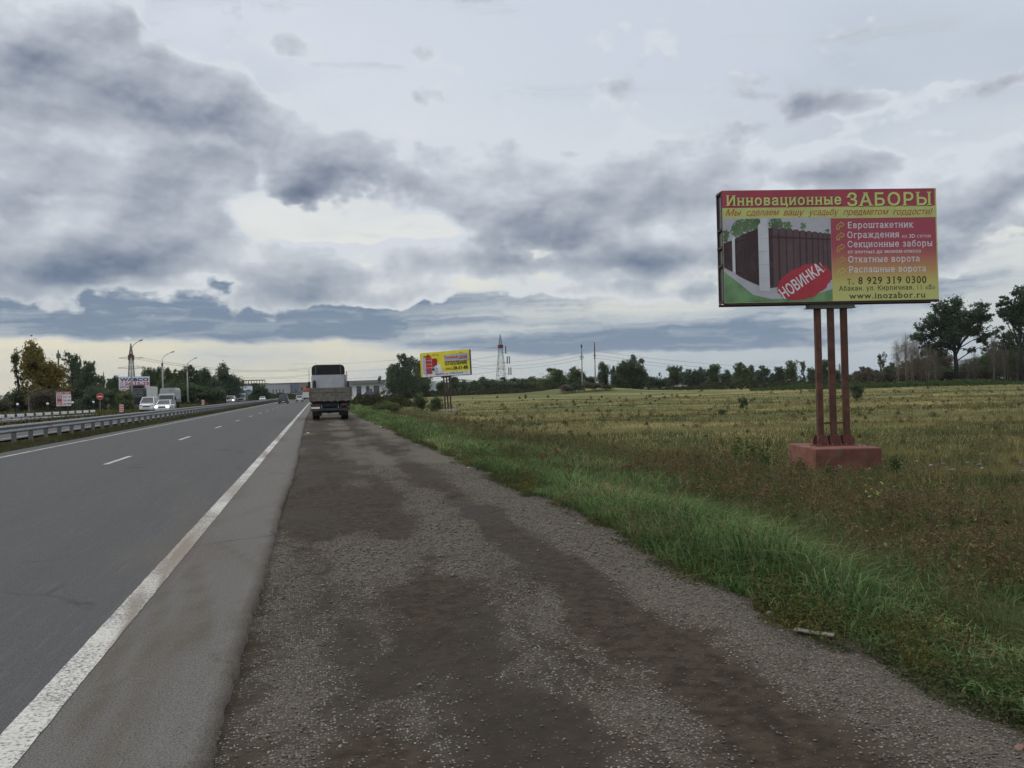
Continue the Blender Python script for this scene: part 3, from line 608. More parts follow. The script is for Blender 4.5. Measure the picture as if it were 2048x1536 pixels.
# 5 grass in the median strip and behind the far carriageway
n = 60000; y = 20*np.exp(R.random(n)*math.log(300/20)); x = -12.5+R.random(n)*2.7; c = mixcol(R.random(n), (.04, .045, .02), (.11, .105, .05)); 
c = c*(.6+.8*fbm(x, y*.3, 3))[:, None]
G5 = blades(x, y, .05+.12*R.random(n)+.1*np.exp(-((x+11.1)/.3)**2), wpix(y, .0004), .3+.4*R.random(n), c, 5)
n = 50000; y = 60*np.exp(R.random(n)*math.log(360/60)); x = -21.2-R.random(n)*26; k = ~((y < 97) & (x < -22.)); x, y = x[k], y[k]; n = len(x)
c = mixcol(R.random(n), (.05, .055, .022), (.15, .135, .055))*(.6+.8*fbm(x*.3, y*.2, 3))[:, None]
G6 = blades(x, y, .25+.5*R.random(n), wpix(y, .0008), .3+.4*R.random(n), c, 6)
tag(link('median_grass', np_mesh('median_grass', *G5, M['grass'])), kind='stuff')
tag(link('roadside_grass', np_mesh('roadside_grass', *G6, M['grass'])), kind='stuff')

# ---------------------------------------------------------------- trees
def leaf_cloud(lobes, n_leaf, size, pal, seed, clus=26, spread=.16, flat=.8):
    """leaf-clump faces gathered in twigs through the lobes"""
    r = np.random.default_rng(seed); vol = np.array([l[3]*l[4]*l[5] for l in lobes])**.7; vol = vol/vol.sum(); out = []
    nc = max(8, n_leaf//clus); pick = r.choice(len(lobes), nc, p=vol); L = np.array(lobes, float)[pick]
    d = r.normal(size=(nc, 3)); d /= np.linalg.norm(d, axis=1)[:, None]; rad = r.random(nc)[:, None]**.42
    cc = L[:, :3]+d*rad*L[:, 3:6]; sc_ = L[:, 3:6].mean(1)*spread*(.6+1.*r.random(nc))
    m = nc*clus; c0 = np.repeat(cc, clus, 0)+r.normal(size=(m, 3))*np.repeat(sc_, clus)[:, None]*[1, 1, .8]
    tone = np.repeat(r.random(nc), clus)*.6+.4*r.random(m)
    c = mixcol(tone, pal[0], pal[1])
    if len(pal) > 2:
        yl = np.repeat(r.random(nc) < pal[3], clus)[:, None]; c = np.where(yl, np.array(pal[2])*(.7+.6*r.random((m, 1))), c)
    return leaflets(c0[:, 0], c0[:, 1], c0[:, 2], size*(.6+.8*r.random(m)), c, seed+1)
DG = ((.055, .082, .046), (.13, .165, .085)); MG = ((.072, .10, .044), (.16, .19, .085)); OL = ((.10, .096, .034), (.21, .18, .06), (.28, .2, .06), .25)
PG = ((.06, .075, .035), (.13, .145, .07), (.2, .18, .07), .2); GR = ((.10, .09, .068), (.19, .165, .12)); BG = ((.06, .092, .062), (.135, .17, .108))
def tree_parts(kind, seed, pal):
    """unit tree: height 1, crown about 1 wide; returns trunk MB and leaf arrays"""
    r = np.random.default_rng(seed); tb = MB(); lobes = []; rf = lambda a, b: a+(b-a)*r.random()
    if kind == 'broad':
        for k in range(9): a = r.random()*6.28; q = rf(.14, .36); z = rf(.24, .86); q *= math.sqrt(max(.1, 1-((z-.5)/.5)**2)); s_ = rf(.14, .22); lobes.append((q*math.cos(a), q*math.sin(a), z, s_, s_, s_*.85))
        lobes += [(0, 0, .5, .3, .3, .3), (rf(-.06, .06), 0, .84, .12, .12, .15)]; n, sz, tz = 9500, .026, .26
    elif kind == 'tall':
        for k in range(9): a = r.random()*6.28; z = .2+.078*k; q = rf(.08, .34)*(1.1-.8*abs(z-.45)); s_ = rf(.15, .25); lobes.append((q*math.cos(a), q*math.sin(a), z, s_, s_, s_*.8))
        lobes += [(0, 0, .88, .12, .12, .11), (.08, 0, .8, .15, .15, .12), (0, 0, .45, .34, .34, .32)]; n, sz, tz = 9500, .026, .12
    elif kind == 'clump':
        for k in range(12): a = r.random()*6.28; q = rf(.1, .36)*(1.0); s_ = rf(.13, .21); z = rf(.18, .84); lobes.append((q*math.cos(a), q*math.sin(a), z, s_, s_, s_*.9))
        lobes += [(0, 0, .38, .42, .42, .36)]; n, sz, tz = 13000, .026, .1
    elif kind == 'sparse':
        for k in range(13): a = r.random()*6.28; z = rf(.22, .95); q = rf(.05, .4); lobes.append((q*math.cos(a), q*math.sin(a), z, .12, .12, .11))
        n, sz, tz = 3600, .021, .2
    elif kind == 'bush':
        for k in range(9): a = r.random()*6.28; q = rf(.05, .33); s_ = rf(.2, .3); lobes.append((q*math.cos(a), q*math.sin(a), rf(.25, .72), s_, s_, s_))
        n, sz, tz = 4200, .032, .05
    if kind == 'bare':
        def br(p, d, l, rad, dep):
            q = p+d*l; tb.tube([p, (p+q)/2+Vector((r.random()-.5, r.random()-.5, 0))*l*.06, q], [rad, rad*.8, rad*.6], 5 if dep > 2 else 3, False)
            if dep == 0: return
            for _ in range(3 if dep > 1 else 4):
                t = .35+.6*r.random(); nd = (d+Vector((r.normal(), r.normal(), .35+abs(r.normal())*.3))*.36).normalized(); br(p+d*l*t, nd, l*(.5+.2*r.random()), rad*.5, dep-1)
            br(q, (d+Vector((r.normal(), r.normal(), .6))*.12).normalized(), l*.6, rad*.6, dep-1)
        for k in range(3): br(Vector(((r.random()-.5)*.14, (r.random()-.5)*.14, 0)), Vector(((r.random()-.5)*.25, (r.random()-.5)*.25, 1)).normalized(), .42, .009, 4)
        a = leaf_cloud([(0, 0, .38, .34, .34, .36), (.05, 0, .7, .24, .24, .22), (-.08, .05, .6, .2, .2, .3)], 7000, .0075, ((.08, .065, .05), (.16, .13, .1)), seed)
        return tb, a
    zt = .93 if kind == 'tall' else .72; bend = [(rf(-.02, .02), rf(-.02, .02)) for _ in range(4)]
    tr = .022 if kind != 'bush' else .012
    tb.tube([(0, 0, -.03), (bend[0][0], bend[0][1], tz*.6), (bend[1][0], bend[1][1], .45), (bend[2][0], bend[2][1], zt)], [tr*1.25, tr, tr*.7, tr*.2], 7)
    for (x_, y_, z_, *_q) in lobes:
        zb = max(.08, min(z_-.12, .5)*rf(.6, .95)); tb.tube([(0, 0, zb), (x_*.55, y_*.55, zb+(z_-zb)*.45), (x_, y_, z_+.03)], [tr*.5, tr*.33, tr*.1], 5)
    return tb, leaf_cloud(lobes, n, sz, pal, seed)
PROTO = {}
def tree(u, vtop, w, D, kind, pal, name, label, seed, group=None, bark='bark', zbase=None, nvar=3, cat='tree'):
    """u, vtop: where the top is seen; w: crown width seen; D: distance"""
    x, y = at(u, hor(u), D)[:2]; z = Tf(x, y) if zbase is None else zbase; hgt = (hor(u)-vtop)/FPX*D+H-z; wid = w/FPX*D*(1.2 if kind == 'clump' else 1.35); hgt *= {'broad': 1.12, 'clump': 1.09, 'tall': 1.03, 'bush': 1.14}.get(kind, 1.)
    key = (kind, id(pal), seed % nvar, bark)
    if key not in PROTO:
        tb, lf = tree_parts(kind, 100+seed % nvar*7+len(kind), pal); PROTO[key] = (tb.mesh('trunk', True), np_mesh('crown', *lf, M['leaf'])); PROTO[key][0].materials.append(M[bark])
    e = empty(name, (x, y, z), (seed*1.7) % 6.28, label, cat, group)
    for nm, me in zip(('trunk', 'crown'), PROTO[key]): o = link(nm, me, e)
    e.scale = (wid, wid, hgt); return e
# --- left: trees behind the filling-station entrance
g = 'trees behind the roadside kiosk forecourt'
tree(38, 705, 52, 118, 'sparse', PG, 'deciduous_tree', 'thin pale leafy tree at the far left end of the roadside row', 0, g)
tree(66, 702, 44, 123, 'sparse', MG, 'deciduous_tree', 'spindly upright tree between the thin pale tree and the yellowing one', 4, g)
tree(93, 697, 74, 117, 'clump', OL, 'deciduous_tree', 'dense yellowing olive tree with autumn leaves above the price board', 1, g)
tree(146, 702, 46, 125, 'sparse', BG, 'deciduous_tree', 'tall dark green tree with a ragged crown right above the price board', 2, g)
tree(148, 712, 34, 127, 'tall', BG, 'deciduous_tree', 'narrow dark tree standing inside the ragged tall one', 5, g)
tree(174, 722, 44, 122, 'tall', BG, 'deciduous_tree', 'dark green leaning tree directly above the no entry sign', 1, g)
tree(183, 748, 40, 128, 'clump', BG, 'deciduous_tree', 'low dark tree tucked behind the no entry sign', 2, g)
for i, (u, v, w) in enumerate([(203, 752, 24), (218, 757, 24), (230, 753, 26), (243, 757, 30)]):
    tree(u, v, w, 170+i*4, 'tall', DG, 'deciduous_tree', ['dark pointed tree, farthest left of four small ones by the blue and red billboard', 'second of four small dark trees by the blue and red billboard', 'third and roundest of four small dark trees by the blue and red billboard', 'small dark tree half hidden behind the left edge of the blue and red billboard'][i], i, g)
g = 'bushes under the left trees'
for i, (u, v, w, p) in enumerate([(5, 792, 44, GR), (30, 782, 50, DG), (58, 775, 46, DG), (88, 778, 50, GR), (118, 780, 50, DG), (150, 772, 54, BG), (182, 775, 44, BG), (210, 778, 44, DG), (236, 785, 40, MG), (255, 784, 40, MG)]):
    tree(u, v, w, 112+i % 3*4, 'bush', p, 'bush', ['grey brown bush at the left edge of the view', 'dark bush below the thin pale tree', 'dark bush left of the yellowing tree', 'brownish bush below the yellowing tree', 'dark bush behind the price board', 'large dark bush between price board and no entry sign', 'dark bush behind the no entry sign', 'dark bush right of the no entry sign', 'green bush behind the left striped marker', 'green bush below the left edge of the blue and red billboard'][i], i, g, cat='bush', nvar=4)
g = 'dark tree row behind the parked lorries'
for i, (u, v, w, k, p) in enumerate([(288, 745, 26, 'tall', DG), (303, 744, 30, 'broad', DG), (318, 736, 30, 'tall', DG), (336, 736, 32, 'tall', MG), (352, 739, 30, 'tall', DG), (367, 741, 26, 'tall', DG), (384, 731, 44, 'tall', DG), (402, 745, 34, 'broad', DG), (417, 750, 26, 'tall', DG), (428, 756, 22, 'broad', BG)]):
    tree(u, v, w, 190+(i*7) % 20, k, p, 'deciduous_tree', ['dark slim tree just right of the blue and red billboard', 'round dark tree, second right of the blue and red billboard', 'dark upright tree behind the white lorry box', 'green upright tree behind the middle street lamp', 'dark tree right of the middle street lamp', 'dark slim tree left of the third street lamp', 'tallest dark tree of the row, behind the third street lamp', 'round dark tree right of the third street lamp', 'small pointed tree near the right end of the dark row', 'smallest tree ending the dark row on its right'][i], i, g)
for i, (u, v, w) in enumerate([(312, 772, 50), (345, 765, 50), (375, 768, 56), (405, 772, 50), (432, 778, 40)]):
    tree(u, v, w, 182, 'bush', DG, 'bush', f'dark undergrowth bush, {["first","second","third","fourth","last"][i]} from the left below the dark tree row', i, 'undergrowth below the dark tree row', cat='bush')
tree(461, 735, 46, 215, 'clump', BG, 'deciduous_tree', 'large round dark tree behind the black and yellow billboard', 1)
for i, (u, v, w) in enumerate([(486, 762, 18), (515, 770, 24), (528, 772, 22)]):
    tree(u, v, w, 300, 'broad', DG, 'deciduous_tree', ['small dark tree beside the large one at the black and yellow billboard', 'small tree under the steel frame', 'small tree left of the long grey warehouse'][i], i)
# --- right of the lorry
tree(808, 710, 62, 238, 'clump', BG, 'deciduous_tree', 'big dark round topped tree left of the yellow billboard', 2)
tree(813, 722, 34, 236, 'tall', BG, 'deciduous_tree', 'narrow dark tree in front of the big round topped one', 0)
tree(848, 729, 38, 262, 'broad', OL, 'deciduous_tree', 'yellowing tree hidden behind the yellow billboard', 1)
tree(845, 745, 40, 255, 'clump', DG, 'deciduous_tree', 'dark tree under the left edge of the yellow billboard', 0)
tree(768, 754, 20, 262, 'sparse', PG, 'deciduous_tree', 'small pale tree beside the low white building', 1)
for i, (u, v, w, D, p, l) in enumerate([(841, 786, 30, 104, DG, 'dark round bush left of the yellow billboard legs'), (873, 795, 27, 102, DG, 'lower dark bush touching the yellow billboard legs'), (772, 803, 34, 92, MG, 'green roadside bush ahead of the parked lorry'), (790, 806, 26, 88, MG, 'small green bush right of the parked lorry'), (752, 808, 22, 96, MG, 'low green bush next to the lorry tailboard'),
        (1486, 778+17, 14, 85, DG, 'small lone bush in the meadow below the leafy tree'), (1443, 818, 14, 66, MG, 'low wispy bush standing in mid meadow'), (1478, 796, 10, 110, DG, 'tiny dark bush in the far meadow'), (1712, 764, 28, 92, DG, 'dark bush right behind the red posts'), (1686, 785, 16, 96, MG, 'small bush between the red posts and the dark bush')]):
    tree(u, v, w, D, 'bush', p, 'bush', l, i, cat='bush')
g = 'trees of the far meadow edge'
row = [(885, 764, 24, 290, 'broad', DG, 'small dark tree right behind the yellow billboard legs'), (912, 757, 24, 300, 'broad', DG, 'small round tree over the low white house'), (930, 762, 22, 270, 'broad', DG, 'small dark tree right of the low white house'), (952, 760, 34, 262, 'clump', BG, 'bushy tree left of the lattice mast with antennas'),
       (984, 757, 44, 258, 'clump', DG, 'bushy dark tree just in front of the lattice mast'), (1014, 755, 44, 260, 'clump', DG, 'bushy dark tree right of the lattice mast'), (1042, 757, 40, 262, 'clump', DG, 'second bushy tree right of the lattice mast'), (1070, 756, 44, 262, 'clump', MG, 'third bushy tree right of the lattice mast'),
       (1110, 737, 58, 255, 'clump', MG, 'wide rounded green tree left of the two concrete poles'), (1148, 738, 44, 258, 'broad', MG, 'rounded green tree touching the left concrete pole'), (1178, 757, 34, 262, 'broad', BG, 'low tree between the two concrete poles'), (1207, 725, 26, 258, 'tall', DG, 'dense upright dark tree right of the two concrete poles'),
       (1228, 732, 16, 264, 'tall', BG, 'slim tree left of the massive dark clump'), (1252, 718, 40, 256, 'clump', DG, 'left half of the massive dark clump'), (1276, 719, 42, 258, 'clump', DG, 'right half of the massive dark clump'), (1240, 745, 34, 254, 'clump', DG, 'low dark tree at the foot of the massive clump'),
       (1306, 756, 36, 268, 'broad', BG, 'low grey green tree right of the massive clump'), (1319, 744, 14, 272, 'sparse', PG, 'thin pale tree top in the low stretch of the row'), (1332, 757, 30, 270, 'broad', BG, 'low tree left of the domed dark tree'), (1353, 737, 36, 262, 'broad', DG, 'domed dark tree before the blue hill'),
       (1380, 741, 34, 275, 'broad', BG, 'soft round tree under the peak of the blue hill'), (1400, 738, 32, 275, 'broad', BG, 'soft round tree right of the hill peak'), (1426, 734, 30, 255, 'broad', DG, 'round headed tree right of the blue hill'), (1455, 742, 30, 275, 'broad', BG, 'pale tree left of the leafy tree with a bush at its foot'),
       (1484, 725, 38, 235, 'tall', MG, 'leafy tree with a dark bush at its foot'), (1503, 730, 22, 270, 'tall', BG, 'slender tree right of the leafy tree'), (1523, 734, 34, 265, 'broad', BG, 'rounded tree in the middle of the right row'), (1546, 748, 26, 275, 'broad', DG, 'low dark tree in the dip of the right row'),
       (1563, 733, 26, 265, 'tall', BG, 'upright tree left of the two pale topped trees'), (1584, 722, 26, 262, 'tall', MG, 'taller of the two pale topped trees'), (1608, 722, 28, 262, 'sparse', MG, 'open crowned tree left of the red posts'), (1625, 735, 22, 268, 'tall', BG, 'tree directly left of the red posts'),
       (1653, 720, 26, 255, 'tall', DG, 'dark tree seen between the red posts'), (1675, 742, 24, 262, 'broad', DG, 'low tree seen between the right pair of red posts'), (1700, 752, 30, 240, 'broad', DG, 'low dark tree just right of the red posts'), (1726, 734, 36, 235, 'clump', GR, 'brownish dark tree in the middle right of the row'),
       (1762, 708, 30, 240, 'sparse', PG, 'pale yellow green tree rising above the right row'), (1752, 738, 34, 232, 'clump', GR, 'brownish tree under the pale yellow green one'), (1786, 728, 32, 232, 'broad', DG, 'round dark tree left of the bare trees')]
for i, (u, v, w, D, k, p, l) in enumerate(row): tree(u, v, w, D, k, p, 'deciduous_tree', l, i, g)
g = 'bare trees beside the big poplar'
for i, (u, v, w) in enumerate([(1796, 672, 34), (1812, 660, 36), (1826, 668, 34), (1838, 664, 36), (1856, 680, 34), (1874, 692, 30), (1935, 712, 34), (1952, 700, 34), (1990, 660, 34), (2012, 690, 30), (2036, 700, 30)]):
    tree(u, v, w, 212+i % 4*5, 'bare', GR, 'bare_tree', ['leafless tree at the left end of the bare group', 'tallest leafless tree of the bare group', 'leafless tree in the middle of the bare group', 'leafless tree touching the poplar crown on its left', 'leafless tree under the left side of the poplar crown', 'short leafless tree left of the poplar trunk', 'short leafless tree right of the poplar trunk', 'leafless tree in the gap right of the poplar', 'tall leafless tree in front of the right hand wood', 'short leafless tree in front of the right hand wood', 'leafless tree at the right edge of the view'][i], i, g, 'bark_pale')
g = 'brown thicket around the big poplar'
for i, (u, v, w, p) in enumerate([(1808, 728, 60, GR), (1840, 715, 64, GR), (1868, 702, 60, GR), (1880, 735, 60, DG), (1925, 730, 64, GR), (1955, 722, 60, DG), (1985, 702, 62, DG), (2010, 690, 60, DG), (2035, 700, 60, DG), (1900, 745, 50, GR), (1975, 740, 60, GR), (2030, 735, 60, GR)]):
    tree(u, v, w, 232+i % 3*3, 'bush', p, 'thicket_bush', f'{["brown twiggy","grey brown","dark"][i % 3]} thicket bush round the big poplar, {["first","second","third","fourth","sixth","seventh","ninth","tenth","twelfth","fifth","eighth","eleventh"][i]} from the left', i, g, cat='bush', nvar=4)
# --- the big poplar and the tall trees at the right edge: lobes laid out as in the photo
dark_bark = pm('dark_bark', (.02, .018, .016), .95, 0, .3, 4, .4)
def big_tree(u, vb, D, lob, trunk, name, label, n, size, pal, seed):
    x, y = at(u, hor(u), D)[:2]; z = Tf(x, y); s = D/FPX; r = np.random.default_rng(seed)
    e = empty(name, (x, y, z), -PSI-math.atan((u-1024)/FPX), label, 'tree'); k0 = H-z
    L = [((a-u)*s, (r.random()-.5)*rx*s*1.4, (hor(u)-b)*s+k0, rx*s, rx*s*.9, rz*s) for a, b, rx, rz in lob]
    f = leaf_cloud(L, n, size, pal, seed, 30, .17); link('crown', np_mesh('crown', *f, M['leaf']), e)
    tb = MB(); W3 = lambda a, b, d=0.: ((a-u)*s, d, (hor(u)-b)*s+k0)
    for pts, r0, r1 in trunk:
        P_ = [W3(*p_) for p_ in pts]; P_[0] = (P_[0][0], P_[0][1], P_[0][2]-.3) if pts[0][1] > 762 else P_[0]; tb.tube(P_, list(np.linspace(r0, r1, len(P_))), 8)
    for l in L[::2]:
        tb.tube([W3(u+3, 700), (l[0]*.5, l[1]*.5, (W3(u, 690)[2]+l[2])/2-.3), (l[0], l[1], l[2])], [.16, .11, .04], 5)
    tb.build('trunk', dark_bark, e, True); return e
big_tree(1911, 770, 222, [(1888, 612, 15, 16), (1915, 612, 17, 19), (1905, 635, 26, 20), (1878, 640, 18, 18), (1858, 650, 18, 14), (1870, 668, 20, 13), (1848, 673, 17, 9), (1840, 668, 10, 8), (1895, 660, 24, 18), (1925, 655, 24, 18), (1950, 628, 18, 18), (1963, 616, 11, 12), (1962, 640, 16, 11), (1974, 634, 8, 6), (1945, 662, 22, 12), (1955, 680, 16, 7), (1970, 672, 12, 6), (1900, 685, 24, 10), (1875, 690, 20, 9), (1880, 705, 18, 9), (1862, 702, 16, 8), (1870, 722, 20, 10), (1855, 688, 14, 7), (1935, 640, 20, 18), (1910, 670, 22, 16), (1966, 692, 12, 5), (1940, 700, 14, 5)],
         [([(1912, 770), (1913, 730), (1911, 700), (1908, 665), (1910, 630)], .62, .16), ([(1912, 712), (1925, 685), (1945, 664), (1960, 640)], .28, .06), ([(1911, 705), (1893, 680), (1878, 660)], .26, .06), ([(1914, 722), (1940, 704), (1965, 692)], .16, .04)],
         'poplar_tree', 'big dark poplar with a thick black trunk beside the billboard', 24000, .30, ((.044, .068, .045), (.108, .142, .082)), 7)
big_tree(2040, 770, 205, [(2044, 590, 13, 18), (2030, 610, 9, 12), (2016, 598, 8, 10), (2014, 612, 12, 14), (2050, 620, 24, 24), (2028, 632, 16, 13), (2012, 624, 8, 8), (2045, 645, 18, 10), (2070, 600, 25, 25), (2085, 640, 26, 26)],
         [([(2040, 770), (2042, 700), (2041, 650), (2046, 600)], .5, .12), ([(2041, 665), (2025, 640), (2016, 605)], .2, .05)], 'poplar_tree', 'tallest tree, its crown cut by the right edge of the view', 13000, .30, ((.045, .072, .046), (.11, .15, .084)), 8)
big_tree(2015, 770, 225, [(2003, 656, 11, 11), (2000, 672, 15, 12), (1985, 690, 16, 12), (2015, 680, 20, 18), (2030, 665, 18, 14), (2040, 690, 20, 20), (2005, 705, 26, 18), (2060, 680, 22, 24), (1995, 725, 30, 18), (2035, 725, 30, 20)],
         [([(2015, 770), (2014, 720), (2008, 680)], .4, .12)], 'deciduous_tree', 'broad dark green tree below the tallest one at the right edge', 8000, .28, DG, 9)
# green belt of tall weeds at the meadow's far edge and low scrub band: far-off masses
def belt(name, u0, u1, vt, D, n, size, pal, seed, hj=6, vary=.6):
    r = np.random.default_rng(seed); u = u0+r.random(n)*(u1-u0); DD = D(u)*(1+.05*r.normal(size=n)*.6); q = np.array([ray(a, hor(a)) for a in np.linspace(u0, u1, 60)])
    qx = np.interp(u, np.linspace(u0, u1, 60), q[:, 0])*DD; qy = np.interp(u, np.linspace(u0, u1, 60), q[:, 1])*DD; zb = Tz(qx, qy)
    top = (np.vectorize(hor)(u)-vt(u))/FPX*DD+H; hh = np.maximum(.2, (top-zb)*(1-vary+vary*1.5*fbm(u/hj, u*0, 4))); hh = hh*np.clip(np.minimum(u-u0, u1-u)/(.18*(u1-u0)), .12, 1); z = zb+hh*r.random(n)**.8
    tone = fbm(u/9, z*.8, 3)*.7+.3*r.random(n); tag(link(name, np_mesh(name, *leaflets(qx, qy, z, size*(.6+.8*r.random(n)), mixcol(np.clip(tone, 0, 1), *pal[:2]), seed), M['leaf'])), kind='stuff')
belt('scrub_belt', 700, 1300, lambda u: hor(u)-3+0*u if np.isscalar(u) else np.vectorize(hor)(u)-3, lambda u: 250+0*u, 16000, .32, ((.03, .032, .02), (.06, .06, .034)), 41)
belt('scrub_belt', 1290, 2080, lambda u: np.vectorize(hor)(u)-6, lambda u: 248+0*u, 22000, .30, ((.028, .034, .02), (.06, .064, .036)), 42)
belt('weed_belt', 1500, 2080, lambda u: np.vectorize(hor)(u)+1.5, lambda u: 196+0*u, 20000, .24, ((.035, .055, .02), (.075, .105, .04)), 43)
for i, (u, v, w, p_) in enumerate([(1132, 769, 24, GR), (1150, 765, 22, BG), (1170, 764, 24, GR), (1192, 766, 24, GR), (1214, 769, 22, DG)]):
    tree(u, v, w, 214+i, 'bush', p_, 'bush', f'low scrubby bush at the feet of the two concrete poles, {["first","second","third","fourth","fifth"][i]} from the left', i, 'scrub round the concrete poles', cat='bush', nvar=4)
belt('scrub_belt', 690, 830, lambda u: np.vectorize(hor)(u)+2, lambda u: 150+0*u, 9000, .24, ((.03, .034, .018), (.075, .075, .035)), 45)
belt('hedge', 455, 610, lambda u: np.vectorize(hor)(u)-4, lambda u: 330+0*u, 8000, .36, ((.03, .045, .02), (.06, .08, .036)), 46, vary=.3)
# blue hills on the horizon
def hills(pts, D, seed, depth=900):
    us = np.arange(pts[0][0], pts[-1][0], 6.); vs = np.interp(us, [p_[0] for p_ in pts], [p_[1] for p_ in pts]); V = []; rows = []
    for j, (dd, kk) in enumerate(((-.5, 0), (-.3, .45), (-.12, .85), (0, 1), (.4, .3))):
        for u, hgt in zip(us, vs):
            x, y = at(u, hor(u), D*(1+dd*.25))[:2]; z0 = Tf(x, y); top = hgt/FPX*D*(1+.16*(float(fbm(u/22, seed, 4))-.5)*2); V.append((x, y, z0+max(0, top)*kk*(1+.3*(float(fbm(u/15, j*3+seed, 3))-.5) if kk < 1 else 1)-2))
    return np.array(V), grid_faces(len(us), 5)
hm = pm('hill_forest', (.03, .042, .026), .95, 0, .35, .02)
V1, F1 = hills([(700, 0), (830, 21), (900, 25), (960, 20), (1080, 22), (1140, 18), (1200, 8), (1290, 0)], 5600, 3)
V2, F2 = hills([(1270, 0), (1320, 12), (1385, 29), (1440, 24), (1500, 14), (1600, 12), (1800, 22), (1960, 46), (2080, 60), (2250, 70), (2400, 50)], 5200, 8)
tag(link('hills', np_mesh('hills', np.concatenate([V1, V2]), np.concatenate([F1, F2+len(V1)]), mat=hm, smooth=True)), kind='structure')
# ---------------------------------------------------------------- lettering
_tc = {}
def text_mesh(s, bold=.0, shear=0., serif=0.):
    """outlines of the built-in font, each contour filled by itself (its holes cut out); serifs added at stem ends"""
    from mathutils.geometry import delaunay_2d_cdt
    cu = bpy.data.curves.new('t', 'FONT'); cu.body = s; cu.size = 1; cu.resolution_u = 3; cu.fill_mode = 'NONE'; cu.space_character = 1.14 if serif else 1.+bold
    o = bpy.data.objects.new('t', cu); COL.objects.link(o); bpy.context.view_layer.update()
    me = bpy.data.meshes.new_from_object(o.evaluated_get(bpy.context.evaluated_depsgraph_get())); bpy.data.objects.remove(o); bpy.data.curves.remove(cu)
    nb = {}
    for e in me.edges: a, b = e.vertices; nb.setdefault(a, []).append(b); nb.setdefault(b, []).append(a)
    seen = set(); loops = []
    for v0 in range(len(me.vertices)):
        if v0 in seen or v0 not in nb: continue
        lp = [v0]; seen.add(v0); c = v0
        while True:
            n = [q for q in nb[c] if q not in seen]
            if not n: break
            c = min(n); seen.add(c); lp.append(c)
        P = [np.array(me.vertices[i].co[:2]) for i in lp]; Q = [P[0]]
        for p in P[1:]:
            if np.abs(p-Q[-1]).max() > 1e-4: Q.append(p)
        if len(Q) > 2: loops.append(Q)
    bpy.data.meshes.remove(me)
    area = lambda L: .5*sum(L[i][0]*L[(i+1) % len(L)][1]-L[(i+1) % len(L)][0]*L[i][1] for i in range(len(L)))
    # a hole is traversed against its outline; an overlapping stroke the same way round
    sgn = lambda L: area(L) > 0
    outer_sign = sgn(max(loops, key=lambda L: max(p[1] for p in L)-min(p[1] for p in L)))
    V = []; F = []; k = 0
    def emb(L):      # embolden: push points outwards
        if not bold: return L
        n = len(L); R_ = []; s_ = 1 if outer_sign else -1
        for i in range(n):
            d0 = L[i]-L[i-1]; d1 = L[(i+1) % n]-L[i]; d0 = d0/(np.linalg.norm(d0)+1e-9); d1 = d1/(np.linalg.norm(d1)+1e-9)
            n0 = np.array([d0[1], -d0[0]]); n1 = np.array([d1[1], -d1[0]]); m_ = n0+n1; q = m_/max(.5, m_.dot(m_)/2) if m_.dot(m_) > .05 else n0
            R_.append(L[i]+q*bold*s_*.75)
        return R_
    G = [emb(L) for L in loops]; A = []; E_ = []
    for L in G: b = len(A); n = len(L); A += [Vector((p[0], p[1])) for p in L]; E_ += [(b+i, b+(i+1) % n) for i in range(n)]
    vo, eo, fo = delaunay_2d_cdt(A, E_, [], 0, 1e-5)[:3]
    p0 = np.array([A[i] for i, j in E_]); p1 = np.array([A[j] for i, j in E_]); vo = np.array([tuple(v) for v in vo])
    C = np.array([vo[list(f)].mean(0) for f in fo])
    up = (p0[None, :, 1] <= C[:, None, 1]) & (p1[None, :, 1] > C[:, None, 1]); dn = (p0[None, :, 1] > C[:, None, 1]) & (p1[None, :, 1] <= C[:, None, 1])
    cr_ = (p1[None, :, 0]-p0[None, :, 0])*(C[:, None, 1]-p0[None, :, 1])-(C[:, None, 0]-p0[None, :, 0])*(p1[None, :, 1]-p0[None, :, 1])
    wn = (up & (cr_ > 0)).sum(1)-(dn & (cr_ < 0)).sum(1)
    V = [(q[0], q[1], 0.) for q in vo]; F = [tuple(f) for f, w_ in zip(fo, wn) if w_ != 0]
    if serif:
        for L in G:
            for i in range(len(L)):
                (x0, y0), (x1, y1) = L[i], L[(i+1) % len(L)]; w = abs(x1-x0)
                if abs(y1-y0) < .004 and .05 < w < .2:
                    ups = [lv for lv in (0., .545, .727) if abs(y0-lv) < .03+bold]
                    if not ups: continue
                    lo = ups[0] < .1; xa, xb = min(x0, x1)-serif, max(x0, x1)+serif; h = .052; kk = len(V); ya, yb = (y0, y0+h) if lo else (y0-h, y0)
                    V += [(xa, ya, .0012), (xb, ya, .0012), (xb, yb, .0012), (xa, yb, .0012)]; F += [(kk, kk+1, kk+2, kk+3)]
    V = np.array(V)
    if shear: V[:, 0] += V[:, 1]*shear
    return V, F
def lettering(board, s, x0, x1, y0, y1, mat, z=.012, name='lettering', parent=None, rot=0., capref=None, **kw):
    """fit text to x0..x1 (width) and y0..y1 (cap height) on a board; board(x, y, z) -> local point"""
    V, F = text_mesh(s, **kw); V = V.copy(); c = text_mesh(capref or 'Н', bold=kw.get('bold', 0))[0]; cap = c[:, 1].max()
    V[:, 0] = (V[:, 0]-V[:, 0].min())/(V[:, 0].max()-V[:, 0].min())*(x1-x0); V[:, 1] = V[:, 1]/cap*(y1-y0)
    cr_, sr_ = math.cos(rot), math.sin(rot); m = MB(); m.add([board(x0+a*cr_-b_*sr_, y0+a*sr_+b_*cr_, z+c_) for a, b_, c_ in V], F); return m.build(name, mat, parent)
